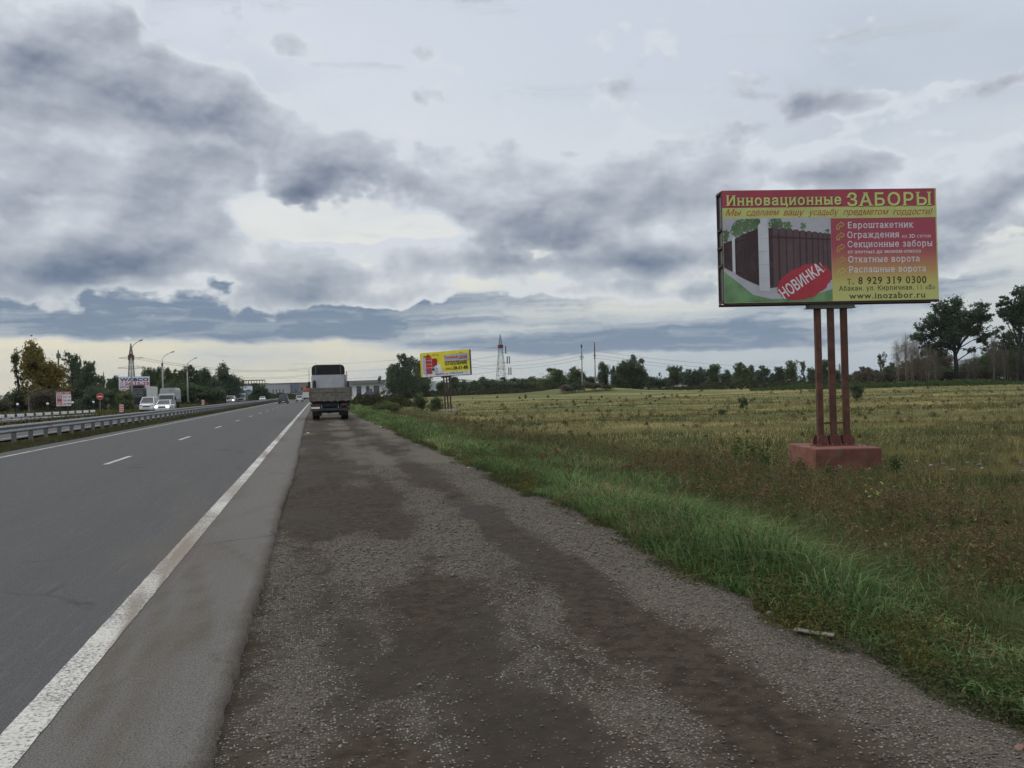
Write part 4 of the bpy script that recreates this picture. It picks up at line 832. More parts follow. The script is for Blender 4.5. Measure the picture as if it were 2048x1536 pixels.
def flat(board, pts, mat, z, name, parent):
    m = MB(); m.add([board(a, b_, z) for a, b_ in pts], [tuple(range(len(pts)))]); return m.build(name, mat, parent)
def pr(name, c, var=.05): return pm('print_'+name, c, .62, 0, var+.04, 1.3, 0, (.2, .19, .18, 1), .16, .25)
PR = {'red': pr('crimson', (.37, .062, .10)), 'yg': pr('yellow_green', (.53, .56, .21)), 'ygt': pr('pale_letter', (.55, .62, .22)), 'lil': pr('lilac_white', (.60, .60, .66)), 'sky': pr('grey_sky', (.45, .45, .52)),
      'brown': pr('fence_brown', (.06, .038, .045)), 'brown2': pr('fence_brown_light', (.115, .075, .085)), 'grass': pr('lawn_green', (.16, .30, .15), .3), 'tree': pr('tree_green', (.115, .19, .10), .35), 'pil': pr('pillar', (.58, .60, .68)),
      'plinth': pr('plinth', (.46, .46, .52)), 'dk': pr('dark_letter', (.03, .03, .022)), 'script': pr('script_red', (.42, .06, .05)), 'wh': pr('white_letter', (.72, .70, .76)), 'splash': pr('splash_red', (.43, .045, .07)), 'shadow': pr('letter_shadow', (.10, .035, .04)), 'arrow': pr('arrow_gold', (.55, .40, .12)),
      'yel': pr('yellow', (.80, .70, .05)), 'yel2': pr('deep_yellow', (.72, .55, .04)), 'pw': pr('paper_white', (.75, .75, .78)), 'blue': pr('blue', (.03, .05, .28)), 'br': pr('bright_red', (.62, .03, .02)), 'dr': pr('dark_red', (.34, .02, .02)), 'gn': pr('green', (.02, .16, .09)), 'lg': pr('light_grey', (.45, .46, .52)), 'bk': pr('black', (.02, .02, .025)), 'lime': pr('lime', (.50, .58, .05)), 'pink': pr('pink_red', (.50, .14, .15)), 'teal': pr('teal', (.1, .2, .3))}
dfr = pm('dark_frame', (.045, .026, .022), .7, .1, .25, 3.5, .3)
def billboard_frame(name, label, pos, rz, W_, H_, z0, deep=.5, legs=3, pitch=.37, legw=.17, zbase=-.15, lean=0.):
    e = empty(name, pos, rz, label, 'billboard', ry=lean)
    m = MB(); d = deep
    m.box((0, .06, z0+H_/2), (W_-.06, .04, H_-.06)); m.build('advert_panel_backing', M['galv_dark'], e)
    m = MB()
    for sx in (-1, 1):
        m.box((sx*(W_/2-.04), d/2, z0+H_/2), (.07, d-.02, .05))
        for yy in (.04, d-.04): m.box((sx*(W_/2-.05), yy+.005, z0+H_/2), (.07, .06, H_-.02))
        for zz in (.04, H_*.34, H_*.66, H_-.04): m.box((sx*(W_/2-.035), d/2, z0+zz), (.06, d-.16, .06))
    for zz in (-.03, H_-.05):
        for yy in (.05, d-.04): m.box((0, yy, z0+zz), (W_-.02, .08, .06))
    for k in range(5): m.box((-W_/2+W_*(k+.5)/5, d/2, z0+.04), (.06, d-.18, .06))
    m.build('frame', dfr, e)
    m = MB(); m.box((0, d-.06, z0+H_/2), (W_-.1, .03, H_-.1))
    for sx in (-1, 1): m.box((sx*(W_/2-.09), d/2, z0+H_/2), (.02, d-.14, H_-.1))
    m.build('back_sheet', M['galv_dark'], e)
    return e
# ---------------------------------------------------------------- big roadside billboard
A0 = Vector(at(1449, 604, 24.0)); A1 = Vector(at(1878, 601, 24.35)); ctr = (A0+A1)/2; BW = (Vector((A1.x, A1.y))-Vector((A0.x, A0.y))).length
brz = math.atan2(A1.y-A0.y, A1.x-A0.x); BH = 3.06; bz = (A0.z+A1.z)/2
B1 = billboard_frame('billboard', 'large crimson and yellow fence advert on three red brown posts in the meadow', (ctr.x, ctr.y, 0), brz, BW+.04, BH, bz, .52)
def bd(a, b, z=0.): return (-BW/2+a/1683*BW, -.002-z*.5, bz+b/880*BH)   # poster coordinates: 1683 x 880, origin bottom left
poster = flat(bd, [(0, 0), (1683, 0), (1683, 880), (0, 880)], PR['yg'], 0, 'poster', B1)
Yf = lambda v: (992-v)*880/885.; Xf = lambda u: u-197
def rect(u0, v0, u1, v1): return [(Xf(u0), Yf(v1)), (Xf(u1), Yf(v1)), (Xf(u1), Yf(v0)), (Xf(u0), Yf(v0))]
flat(bd, rect(197, 108, 1868, 245), PR['red'], .004, 'header_band', poster)
pg = bpy.data.materials.new('print_fading_panel'); pg.use_nodes = True; T = NT(pg.node_tree); b = T.n['Principled BSDF']
pz_ = T.xyz(T.node('ShaderNodeTexCoord').outputs['Object'])[2]
T.put(b.inputs['Base Color'], T.ramp(T.m('DIVIDE', T.m('SUBTRACT', pz_, bz), BH*.74), [(0, (.53, .56, .21)), (.22, (.52, .49, .17)), (.36, (.50, .30, .12)), (.55, (.43, .125, .11)), (.66, (.37, .062, .10)), (1, (.35, .06, .10))])); b.inputs['Roughness'].default_value = .6
flat(bd, rect(1040, 337, 1870, 989), pg, .004, 'fading_panel', poster)
flat(bd, rect(199, 327, 1040, 989), PR['sky'], .004, 'fence_picture', poster); pic = poster
def poly(pts, mat, z, name): return flat(bd, [(Xf(u), Yf(v)) for u, v in pts], PR[mat], z, name, poster)
def ragged(cx, cy, rx, ry, n, seed, amp=.12, rot=0):
    r = np.random.default_rng(seed); o = []
    for k in range(n):
        t = 2*math.pi*k/n; q = 1+amp*(r.random()-.5)*2; a, b_ = rx*math.cos(t)*q, ry*math.sin(t)*q; o.append((cx+a*math.cos(rot)-b_*math.sin(rot), cy+a*math.sin(rot)+b_*math.cos(rot)))
    return o
mt = MB(); r4 = np.random.default_rng(4); kk = 0
for (cx, cy, rx, ry, n_) in [(380, 400, 110, 72, 420), (300, 430, 46, 40, 90), (222, 450, 24, 34, 60), (440, 370, 60, 42, 160), (610, 372, 52, 45, 150), (690, 392, 45, 34, 70), (825, 392, 20, 32, 34), (1010, 434, 14, 18, 14), (215, 490, 16, 26, 30)]:
    for _ in range(n_):
        q = r4.random()**.6; t = r4.random()*6.283; u = cx+rx*q*math.cos(t); v = cy+ry*q*math.sin(t); s_ = 5+7*r4.random(); kk += 1
        u = max(206, min(1030, u)); v = max(338, min(505, v)); a0 = r4.random()*3
        mt.add([bd(Xf(u+s_*math.cos(a0+k_*1.571)), Yf(v+s_*.8*math.sin(a0+k_*1.571)), .0045+kk*.0000012) for k_ in range(4)], [(0, 1, 2, 3)])
mt.build('picture_tree', PR['tree'], poster)
poly([(200, 718), (470, 870), (550, 880), (1040, 820), (1040, 989), (200, 989)], 'plinth', .008, 'picture_plinth')
poly([(200, 745), (330, 850), (420, 930), (560, 965), (800, 960), (950, 920), (1040, 895), (1040, 989), (200, 989)], 'grass', .010, 'picture_lawn')
poly([(200, 522), (266, 500), (266, 748), (200, 712)], 'brown', .012, 'picture_fence')
m = MB()   # left run of slats
for k in range(18):
    t0 = k/18; u = 288+t0**1.25*182; w = 6+8.5*t0; vt = 488-78*t0; vb = 762+98*t0; m.add([bd(Xf(a), Yf(c_), .013) for a, c_ in ((u, vb), (u+w, vb+2), (u+w, vt-3), (u, vt))], [(0, 1, 2, 3)])
for va, vb_, dz in ((512, 470, 9), (735, 830, 10)): m.add([bd(Xf(a), Yf(c_), .0135) for a, c_ in ((286, va+dz), (470, vb_+dz), (470, vb_), (286, va))], [(0, 1, 2, 3)])
m.build('picture_slats', PR['brown'], poster)
m = MB()   # right run: back boards then front boards
m.add([bd(Xf(a), Yf(c_), .012) for a, c_ in ((552, 880), (1038, 820), (1038, 462), (552, 405))], [(0, 1, 2, 3)]); m.build('picture_fence', PR['brown'], poster)
m = MB(); t0 = 0
for k, (u, w) in enumerate([(583, 40), (637, 46), (694, 45), (747, 42), (800, 38), (851, 36), (898, 34), (941, 30), (980, 26), (1014, 22)]):
    f_ = (u-552)/486; vt = 398+62*f_; vb = 878-58*f_; m.add([bd(Xf(a), Yf(c_), .0135) for a, c_ in ((u, vb), (u+w, vb), (u+w, vt+5), (u+w*.75, vt-2), (u+w*.25, vt-3), (u, vt+2))], [tuple(range(6))])
m.build('picture_boards', PR['brown2'], poster)
m = MB(); m.add([bd(Xf(a), Yf(c_), .0145) for a, c_ in ((552, 485), (1038, 510), (1038, 498), (552, 468))], [(0, 1, 2, 3)]); m.build('picture_rail', PR['brown'], poster)
m = MB(); m.add([bd(Xf(a), Yf(c_), .016) for a, c_ in ((470, 900), (552, 905), (550, 395), (546, 385), (543, 329), (490, 329), (488, 365), (470, 385))], [tuple(range(8))])
m.add([bd(Xf(a), Yf(c_), .016) for a, c_ in ((266, 750), (288, 760), (288, 490), (298, 480), (282, 474), (266, 482))], [tuple(range(6))]); m.build('picture_pillar', PR['pil'], poster)
m = MB()
for v in (487, 590, 692, 798): m.add([bd(Xf(a), Yf(c_), .017) for a, c_ in ((472, v+3), (550, v+4), (550, v), (472, v-1))], [(0, 1, 2, 3)])
m.build('pillar_joints', PR['lg'], poster)
# splash
poly([(u, v) for u, v in ragged(822, 838, 222, 128, 64, 77, .045, -.36)], 'splash', .019, 'splash')
lettering(bd, 'НОВИНКА!', Xf(664), Xf(664)+392, Yf(968), Yf(968)+90, PR['wh'], .024, parent=poster, rot=math.radians(34), bold=.03)
def L1(s, u0, u1, vb, cap, mat, z=.010, **kw): return lettering(bd, s, Xf(u0), Xf(u1), Yf(vb), Yf(vb)+cap, PR[mat], z, parent=poster, **kw)
for dx_, mt_, z_ in ((5, 'shadow', .008), (0, 'ygt', .012)):
    L1('Инновационные', 229+dx_, 1128+dx_, 226+dx_, 80, mt_, z_, serif=.055, bold=.03); L1('ЗАБОРЫ', 1168+dx_, 1842+dx_, 240+dx_, 104, mt_, z_, serif=.06, bold=.024)
for s_, a, b_ in (('Мы', 222, 345), ('сделаем', 385, 640), ('вашу', 672, 835), ('усадьбу', 868, 1105), ('предметом', 1140, 1500), ('гордости!', 1532, 1850)):
    L1(s_, a, b_, 305+(a-222)*.0075, 50, 'script', .010, shear=.38, bold=-.004)
L1('Евроштакетник', 1175, 1693, 417, 50, 'wh', serif=.06, bold=.012); L1('Ограждения', 1168, 1578, 494, 50, 'wh', serif=.06, bold=.012); L1('из 3D сетки', 1600, 1826, 500, 31, 'wh', bold=.01)
L1('Секционные заборы', 1168, 1840, 568, 50, 'wh', serif=.06, bold=.012); L1('от элитных до эконом-класса', 1168, 1745, 617, 28, 'wh', bold=.015)
L1('Откатные ворота', 1170, 1736, 688, 50, 'wh', serif=.06, bold=.012); L1('Распашные ворота', 1172, 1783, 768, 50, 'wh', serif=.06, bold=.012)
L1('т. 8 929 319 0300', 1157, 1783, 860, 58, 'dk', serif=.06, bold=.012); L1('Абакан, ул. Кирпичная, 11 «б»', 1090, 1850, 910, 37, 'dk', serif=.035, bold=.008); L1('www.inozabor.ru', 1170, 1773, 975, 50, 'dk', serif=.06, bold=.012)
for k, v in enumerate((398, 482, 574, 676, 762)):   # bent outline arrows
    m = MB(); path = [(1084, v+32), (1086, v+2), (1098, v-14), (1118, v-22), (1118, v-34), (1146, v-12), (1120, v+10), (1119, v-3), (1106, v+4), (1104, v+30), (1094, v+20), (1084, v+32)]
    for (a, c_), (a2, c2) in zip(path[:-1], path[1:]):
        p_, q_ = Vector(bd(Xf(a), Yf(c_), .012)), Vector(bd(Xf(a2), Yf(c2), .012)); m.bar(p_, q_, .002, .016, up=(0, 1, 0)) if False else m.bar(p_, q_, .026, .002, up=(0, 1, 0))
    m.build('arrow', PR['arrow' if k < 4 else 'yg'], poster)
# legs, head beam, gussets, plinth block
mid = .26; hb = MB(); hb.box((.04, mid, bz-.09), (1.26, .30, .12)); hb.box((.04, mid, bz-.165), (1.34, .34, .02)); hb.box((.04, mid, bz-.035), (1.34, .34, .02)); hb.build('head_beam', M['galv_dark'], B1)
zb = -.15; LX = (-.33, .04, .41)
M['rust2'] = pm('weathered_red_oxide', (.105, .045, .033), .75, .1, .35, 2.2, .4, (.05, .032, .026, 1), .8)
for lx in LX:
    m = MB(); m.box((lx, mid, (bz-.17+zb)/2), (.16, .14, bz-.17-zb)); lg = m.build('post', M['rust2'], B1, bevel=.008)
    m = MB()
    for yy in (-.16, .16): 
        g8 = [(-.13, 0), (.13, 0), (.16, .12), (.12, .24), (.05, .30), (-.05, .30), (-.12, .24), (-.16, .12)]; m.prism(g8, lambda a, b_: (lx+a, mid+yy-.008, zb+b_), lambda a, b_: (lx+a, mid+yy+.008, zb+b_))
    m.box((lx, mid, zb+.1), (.016, .36, .2)); m.build('gusset', M['rust'], lg)
    m = MB()
    for bx, by in ((-.12, -.22), (.12, -.22), (-.12, .22), (.12, .22)): m.tube([(lx+bx, mid+by, zb+.02), (lx+bx, mid+by, zb+.07)], .016, 6)
    m.build('anchor_bolt', M['galv_dark'], lg)
m = MB(); m.box((.04, mid, zb+.011), (1.15, .55, .022)); m.build('base_plate', M['rust'], B1)
m = MB(); m.box((.04, mid, zb+.62), (.76, .05, .05)); m.build('cross_bar', M['rust'], B1)
red_c = pm('red_washed_concrete', (.165, .060, .043), .92, 0, .3, 1.6, .6, (.12, .095, .08, 1), .8)
m = MB(); brot = -.24-brz; e_ = B1.location
cb = Vector((13.86, 21.95)) ; lc = Matrix.Rotation(-brz, 3, 'Z') @ Vector((cb.x-e_.x, cb.y-e_.y, 0))
m.box((lc.x, lc.y, zb-.45), (1.72, 2.45, .9), rz=brot); o = m.build('concrete_block', red_c, B1, bevel=.03)
m = MB()
for sx, sy in ((-.62, -.3), (.62, .25), (-.3, .9), (.55, -.85)):
    c0 = lc+Matrix.Rotation(brot, 3, 'Z') @ Vector((sx, sy, 0)); m.tube([(c0.x-.08, c0.y, zb-.02), (c0.x-.01, c0.y+.02, zb+.17), (c0.x+.03, c0.y+.02, zb+.16), (c0.x+.1, c0.y, zb-.02)], .008, 6)
m.build('lifting_loop', M['rust'], B1)

# ---------------------------------------------------------------- yellow heating billboard
C0 = Vector(at(844.5, 753, 108)); C1 = Vector(at(943, 749.5, 105.5)); ctr2 = (C0+C1)/2; W2_ = (Vector((C1.x, C1.y))-Vector((C0.x, C0.y))).length; H2_ = 2.95; z2 = (C0.z+C1.z)/2
rz2 = math.atan2(C1.y-C0.y, C1.x-C0.x); g2 = Tf(ctr2.x, ctr2.y)
B2 = billboard_frame('billboard', 'yellow heating advert with red boilers standing on three thin legs', (ctr2.x, ctr2.y, g2), rz2, W2_, H2_, z2-g2, .5, lean=-math.radians(2))
z2 -= g2
def bd2(a, b, z=0.): return (-W2_/2+a/1530*W2_, -.004-z, z2+b/750*H2_)     # 1530 x 750, origin bottom left
P2 = flat(bd2, [(0, 0), (1530, 0), (1530, 750), (0, 750)], PR['yel'], 0, 'poster', B2)
def q2(pts, mat, z, name='print'): return flat(bd2, pts, PR[mat], z, name, P2)
q2([(0, 0), (1530, 0), (1530, 115), (700, 110), (640, 330), (420, 520), (120, 610), (0, 560)], 'pw', .02, 'white_field'); q2([(0, 0), (60, 0), (60, 600), (0, 700)], 'yel2', .025, 'yellow_edge')
q2([(740, 640), (1510, 640), (1510, 430), (760, 430)], 'lg', .02, 'logo_field')
q2([(80, 90), (180, 40), (190, 600), (80, 640)], 'lg', .04, 'boiler_side')
for k, (v0, v1) in enumerate(((80, 270), (280, 380), (390, 500), (510, 610))): q2([(185, v0), (365, v0+10), (355, v1), (170, v1)], 'br' if k % 2 else 'red', .045, 'boiler_door')
q2([(110, 640), (340, 655), (345, 625), (115, 612)], 'bk', .05, 'boiler_top'); q2([(225, 650), (285, 650), (280, 690), (230, 690)], 'bk', .05, 'boiler_flue'); q2([(365, 190), (440, 160), (445, 250), (370, 260)], 'bk', .045, 'boiler_foot')
q2([(370, 265), (530, 350), (535, 520), (480, 560), (370, 540)], 'dr', .043, 'boiler'); q2([(440, 90), (560, 60), (680, 170), (675, 280), (590, 340), (435, 310)], 'pw', .055, 'grey_stove'); q2([(440, 90), (560, 60), (560, 240), (435, 310)], 'lg', .06, 'stove_front'); q2([(180, 60), (205, 50), (200, 30), (160, 70)], 'bk', .05, 'boiler_foot')
def L2(s, a, b_, v, cap, mat, z=.05, **kw): return lettering(bd2, s, a, b_, v, v+cap, PR[mat], z, parent=P2, **kw)
L2('тдом.рф', 380, 590, 650, 30, 'dk', bold=.02); L2('Теплый', 760, 1180, 520, 75, 'br', bold=.035); L2('ДОМ', 1225, 1460, 520, 70, 'br', bold=.045)
q2([(1200, 492), (1470, 492), (1470, 505), (1200, 505)], 'gn', .05, 'underline'); q2([(1200, 625), (1265, 670), (1330, 628), (1265, 655)], 'gn', .05, 'roof_mark'); q2([(1080, 595), (1265, 700), (1460, 600), (1265, 688)], 'gn', .052, 'roof_line')
L2('ОТОПЛЕНИЕ', 775, 1460, 320, 115, 'bk', bold=.05); L2('(3902)', 780, 1005, 175, 70, 'bk', bold=.01); L2('28-51-88', 1020, 1470, 172, 105, 'bk', bold=.045); L2('АБАКАН, ул. СОВЕТСКАЯ, 148', 455, 1460, 40, 55, 'blue', bold=.03)
m = MB(); m.box((0, .25, z2-.12), (1.25, .34, .2)); m.build('head_beam', M['rust'], B2)
for lx in (-.38, 0, .38): m = MB(); m.box((lx, .25, (z2-.2)/2+.1), (.13, .15, z2-.35)); m.build('post', dfr, B2)
m = MB(); m.box((0, .25, .95), (.78, .05, .05)); m.build('cross_bar', M['rust'], B2)
m = MB(); m.box((.15, .3, -.05), (1.9, 1.4, .6)); m.build('concrete_block', M['concrete'], B2)

# ---------------------------------------------------------------- blue and red billboard left of the road
def side_board(name, label, u0, u1, vt0, vt1, vb0, vb1, D0, D1, zground=0.):
    a = Vector(at(u0, (vb0), D0)); b_ = Vector(at(u1, vb1, D1)); c_ = (a+b_)/2; W_ = (Vector((b_.x, b_.y))-Vector((a.x, a.y))).length
    H_ = ((vb0-vt0)/FPX*D0+(vb1-vt1)/FPX*D1)/2; rz = math.atan2(b_.y-a.y, b_.x-a.x); z_ = c_.z-zground
    e = empty(name, (c_.x, c_.y, zground), rz, label, 'billboard'); m = MB(); m.box((0, .12, z_+H_/2), (W_, .2, H_)); m.build('board_box', M['galv_dark'], e)
    f = lambda x, y, z=0.: (-W_/2+x*W_, -z, z_+y*H_); P_ = flat(f, [(0, 0), (1, 0), (1, 1), (0, 1)], PR['pw'], 0, 'poster', e); return e, f, P_, W_, H_, z_
B3, f3_, P3, W3_, H3_, z3 = side_board('billboard', 'white billboard with blue and red writing above the dark lorry', 238, 299.5, 754, 752, 783, 780, 172, 175, -.1)
def L3(s, a, b_, v, c_, mat, **kw): return lettering(f3_, s, a, b_, v, v+c_, PR[mat], .03, parent=P3, **kw)
L3('WABCO', .03, .97, .68, .23, 'blue', bold=.06); L3('26-15-25', .19, .98, .40, .22, 'br', bold=.045); L3('ЗАПЧАСТИ / РЕМОНТ', .03, .97, .20, .13, 'blue', bold=.03); L3('г.Абакан, Игарская, 19', .03, .99, .035, .10, 'br', bold=.03)
m = MB(); m.tube([f3_(.09+.045*math.cos(t), .5+.09*math.sin(t), .03) for t in np.linspace(0, 6.28, 13)], .03, 5); m.build('telephone_mark', PR['br'], P3)
for lx in (-.5, 0, .5): m = MB(); m.box((lx, .15, z3/2-.1), (.16, .16, z3)); m.build('post', M['galv_dark'], B3)
# black and yellow scrap metal billboard
B4, f4_, P4, W4_, H4_, z4 = side_board('billboard', 'dark billboard with yellow writing and a white arrow in front of the large round tree', 438, 473, 765.5, 764, 782.5, 781.5, 232, 236, -.1)
P4.data.materials[0] = PR['bk']
def L4(s, a, b_, v, c_, mat, **kw): return lettering(f4_, s, a, b_, v, v+c_, PR[mat], .04, parent=P4, **kw)
L4('МЕТАЛЛОЛОМ', .22, .98, .80, .16, 'lime', bold=.05); L4('ЛОМ', .42, .97, .22, .42, 'yel', bold=.07); flat(f4_, [(.1, .45), (.2, .6), (.2, .52), (.36, .52), (.36, .38), (.2, .38), (.2, .30)], PR['pw'], .04, 'arrow', P4); flat(f4_, [(.1, .03), (.98, .03), (.98, .12), (.1, .12)], PR['lime'], .04, 'address_line', P4)
m = MB()
for lx in (-.35, .35): m.box((lx+.6, .1, z4/2), (.2, .2, z4))
m.build('leg', M['white'], B4)
m = MB(); m.box((.6, .1, z4-.1), (1.6, .3, .2)); m.build('head_beam', M['white'], B4)
# white advert panel right of it
B5, f5_, P5, W5_, H5_, z5 = side_board('billboard', 'white and blue picture billboard low beside the dark one', 481, 505, 773, 772, 785, 784.5, 262, 266, -.1)
flat(f5_, [(0, 0), (1, 0), (1, .25), (.7, .5), (.4, .35), (0, .3)], PR['teal'], .04, 'picture', P5); flat(f5_, [(.05, .82), (.6, .82), (.6, .9), (.05, .9)], PR['blue'], .04, 'lettering', P5)
for lx in (-.5, .5): m = MB(); m.box((lx, .12, z5/2), (.15, .15, z5)); m.build('post', M['galv_dark'], B5)
# fuel price board
a = at(128, 812, 108); e = empty('price_board', (a[0], a[1], -.1), -PSI*0+.45, 'white and red fuel price board on two black legs', 'sign')
zt = at(128, 783, 108)[2]+.1; zb2 = a[2]+.1; Wp = 1.62
m = MB(); m.box((0, .05, (zt+zb2)/2), (Wp, .1, zt-zb2)); brd = m.build('board', PR['pw'], e)
fp = lambda x, y, z=0.: (-Wp/2+x*Wp, -z, zb2+y*(zt-zb2))
flat(fp, [(0, .8), (1, .8), (1, 1), (0, 1)], PR['pink'], .01, 'header', brd); lettering(fp, 'АЗС «КМ»', .05, .95, .84, .95, PR['pw'], .02, parent=brd, bold=.03)
for k, (n_, p_) in enumerate((('92', '34.10'), ('95', '36.40'), ('ДТ', '33.80'))):
    y_ = .57-.235*k; flat(fp, [(.03, y_-.04), (.38, y_-.04), (.38, y_+.17), (.03, y_+.17)], PR['pink'], .01, 'row', brd); lettering(fp, n_, .07, .34, y_, y_+.13, PR['pw'] if k % 2 == 0 else PR['dr'], .02, parent=brd, bold=.04); lettering(fp, p_, .45, .95, y_, y_+.12, PR['dr'], .02, parent=brd, bold=.02)
for lx in (-.5, .5): m = MB(); m.box((lx, .05, zb2/2-.05), (.09, .09, zb2+.1)); m.build('leg', M['black'], e)
# no-entry sign
a = at(200, 793, 100); gzz = Tf(a[0], a[1]); e = empty('no_entry_sign', (a[0], a[1], gzz), .15, 'round red no entry sign on a thin grey post', 'road sign'); zc = a[2]-gzz
m = MB(); m.tube([(0, 0, -.1), (0, 0, zc+.3)], .035, 8); m.build('post', M['steel'], e)
m = MB(); m.lathe((0, -.055, zc), [(.33, -.008), (.345, 0), (.33, .02)], 28, 'y'); dsc = m.build('disc', M['red'], e)
m = MB(); m.box((0, -.068, zc), (.46, .008, .12)); m.build('bar', M['white'], dsc)
m = MB(); m.lathe((0, -.05, zc), [(.36, -.006), (.36, .022)], 28, 'y'); m.build('rim', M['white'], dsc)
# striped marker boards
for i, (u, v, D, l) in enumerate(((243, 816, 96, 'red and white striped marker board, the nearer one left of the dark lorry'), (406, 804.5, 150, 'red and white striped marker board, the farther one near the third street lamp'))):
    a = at(u, v, D); gzz = Tf(a[0], a[1]); e = empty('marker_board', (a[0], a[1], gzz), .1, l, 'road sign', 'striped marker boards'); zc = a[2]-gzz; hh = .42
    m = MB(); m.box((0, 0, zc), (.42, .03, hh*2)); pl_ = m.build('plate', M['white'], e); m = MB()
    for k in range(4):
        z_ = zc-hh+.02+k*.24; pts = [(-.2, z_+.13), (.2, z_-.05), (.2, z_+.08), (-.2, z_+.26)]; pts = [(x_, min(max(q_, zc-hh+.01), zc+hh-.01)) for x_, q_ in pts]; m.add([(x_, -.02, q_) for x_, q_ in pts], [(0, 1, 2, 3)])
    m.build('stripe', M['red'], pl_); m = MB(); m.tube([(0, .03, -.1), (0, .03, zc+.2)], .03, 6); m.build('post', M['steel'], e)
# ---------------------------------------------------------------- guardrail in the median
gr = empty('guardrail', (-11.1, 0, 0), 0, 'long galvanised steel crash barrier along the grassy median', 'guardrail')
prof = [(0, .45), (.03, .46), (.045, .50), (.045, .545), (0, .585), (0, .615), (.045, .655), (.045, .70), (.03, .74), (0, .75)]
ygr = list(np.arange(16, 120, 4.))+list(geo(120, 520, 30)); rings = []
r_ = random.Random(3)
for y in ygr: w = (r_.random()-.5)*.03; rings.append([(x_*1.2+.11+w, y, z_) for x_, z_ in prof]+[(x_*1.2+.106+w, y, z_) for x_, z_ in prof[::-1]])
m = MB(); m.loft(rings); m.build('rail', M['steel'], gr, True)
ref = pm('red_reflector', (.5, .02, .02), .3)
posts = []; y = 16.4
k = 0
while y < 300 and k < 100: posts.append(y); y += 2.; k += 1
pm_ = MB(); pm_.box((0, 0, .36), (.16, .07, .84)); pm_.box((.085, 0, .6), (.05, .09, .24)); pme = pm_.mesh('post'); pme.materials.append(M['galv_dark'])
for y in posts: o = link('post', pme, gr); o.location = (0, y-0, 0)
m = MB()
while y < 480: m.box((0, y, .36), (.16, .07, .84)); y += 2
o = m.build('post_row', M['galv_dark'], gr); o['kind'] = 'stuff'
rm = MB(); rm.box((.175, 0, .60), (.012, .11, .10)); rme = rm.mesh('reflector'); rme.materials.append(ref)
for y in np.arange(24.6, 130, 8.): o = link('reflector', rme, gr); o.location = (0, float(y), 0)
# ---------------------------------------------------------------- low black and white barrier
P0 = Vector(at(-30, 838, 68)); P1 = Vector(at(193, 821.5, 90)); P0.z = P1.z = 0; L_ = (P1-P0).length; ang = math.atan2(P1.y-P0.y, P1.x-P0.x)
ba = empty('striped_barrier', (P0.x, P0.y, -.05), ang, 'low barrier with black and white painted blocks beside the filling station drive', 'barrier')
nb = 13
for k in range(nb):
    x0 = L_*k/nb; m = MB(); m.box((x0+L_/nb*.36, 0, .53), (L_/nb*.72, .10, .24)); m.box((x0+L_/nb*.36, -.055, .53), (L_/nb*.70, .03, .04)); m.build('white_block', M['white'], ba)
    m = MB(); m.box((x0+L_/nb*.86, 0, .53), (L_/nb*.28, .08, .20)); m.build('black_block', M['black'], ba)
    m = MB(); m.box((x0+L_/nb*.5, .02, .18), (.07, .07, .56)); m.build('post', M['black'], ba)
m = MB(); m.box((L_/2, -.1, .22), (L_, .06, .05)); m.build('lower_rail', M['white'], ba)
# ---------------------------------------------------------------- globe lamps
for i, (u, v, D) in enumerate(((35, 808.7, 88), (95.2, 807.7, 94), (145.3, 805.3, 98), (187, 804.3, 102))):
    a = at(u, v, D); e = empty('globe_lamp', (a[0], a[1], Tf(a[0], a[1])), 0, ['white globe lamp on a black post, leftmost of four', 'white globe lamp on a black post, left of the price board', 'white globe lamp on a black post, just right of the price board', 'white globe lamp on a black post, nearest the no entry sign'][i], 'lamp', 'globe lamps on black posts')
    zc = a[2]-Tf(a[0], a[1]); m = MB(); m.tube([(0, 0, -.1), (0, 0, zc-.12)], .06, 8); m.box((0, 0, .05), (.2, .2, .14)); m.build('post', M['black'], e)
    m = MB(); m.lathe((0, 0, zc-.16), [(.06, -.04), (.09, 0), (.07, .05)], 12); m.build('collar', M['black'], e); m = MB(); m.sphere((0, 0, zc), .135, 14); m.build('globe', M['white'], e, True)
# ---------------------------------------------------------------- street lamps
conc = pm('concrete_pole', (.30, .295, .27), .9, 0, .15, 3, .2)
for i, (u, vt, D, uj, vj, l) in enumerate(((264.5, 706, 118, 287, 679, 'tall street lamp in front of the blue and red billboard, nearest of three'), (326.5, 725, 150, 350, 702.5, 'tall street lamp rising behind the small tented lorry'), (376, 736, 172, 395, 715, 'tall street lamp before the dark tree row, farthest of three'))):
    x, y = at(u, hor(u), D)[:2]; z0 = Tf(x, y); zt = at(u, vt, D)[2]-z0; e = empty('street_lamp', (x, y, z0), 0, l, 'street lamp', 'street lamps left of the motorway', ry=-math.radians(.3)); zl = at(uj, vj, D)[2]-z0; xl = (uj-u)/FPX*D
    m = MB(); m.tube([(0, 0, -.3), (0, 0, zt)], [.17, .105], 10); m.build('pole', conc, e, True)
    m = MB(); m.tube([(0, 0, 0), (0, 0, .9)], .19, 8); m.build('base_paint', M['black'], e)
    m = MB(); h_ = zl-zt; m.tube([(0, 0, zt-.2), (.02, 0, zt+h_*.3), (.25*xl, 0, zt+h_*.62), (.55*xl, 0, zt+h_*.82), (xl*.9, 0, zl-.04)], .04, 6); m.build('arm', M['galv_dark'], e, True)
    m = MB(); m.tube([(xl*.72, 0, zl-.18), (xl*.8, 0, zl-.13), (xl, 0, zl)], [.05, .10, .07], 8); m.build('lamp_head', M['galv_dark'], e, True)
    m = MB(); m.box((0, 0, zt-.35), (.3, .3, .5)); m.build('clamp', M['rust' if i == 0 else 'galv_dark'], e)
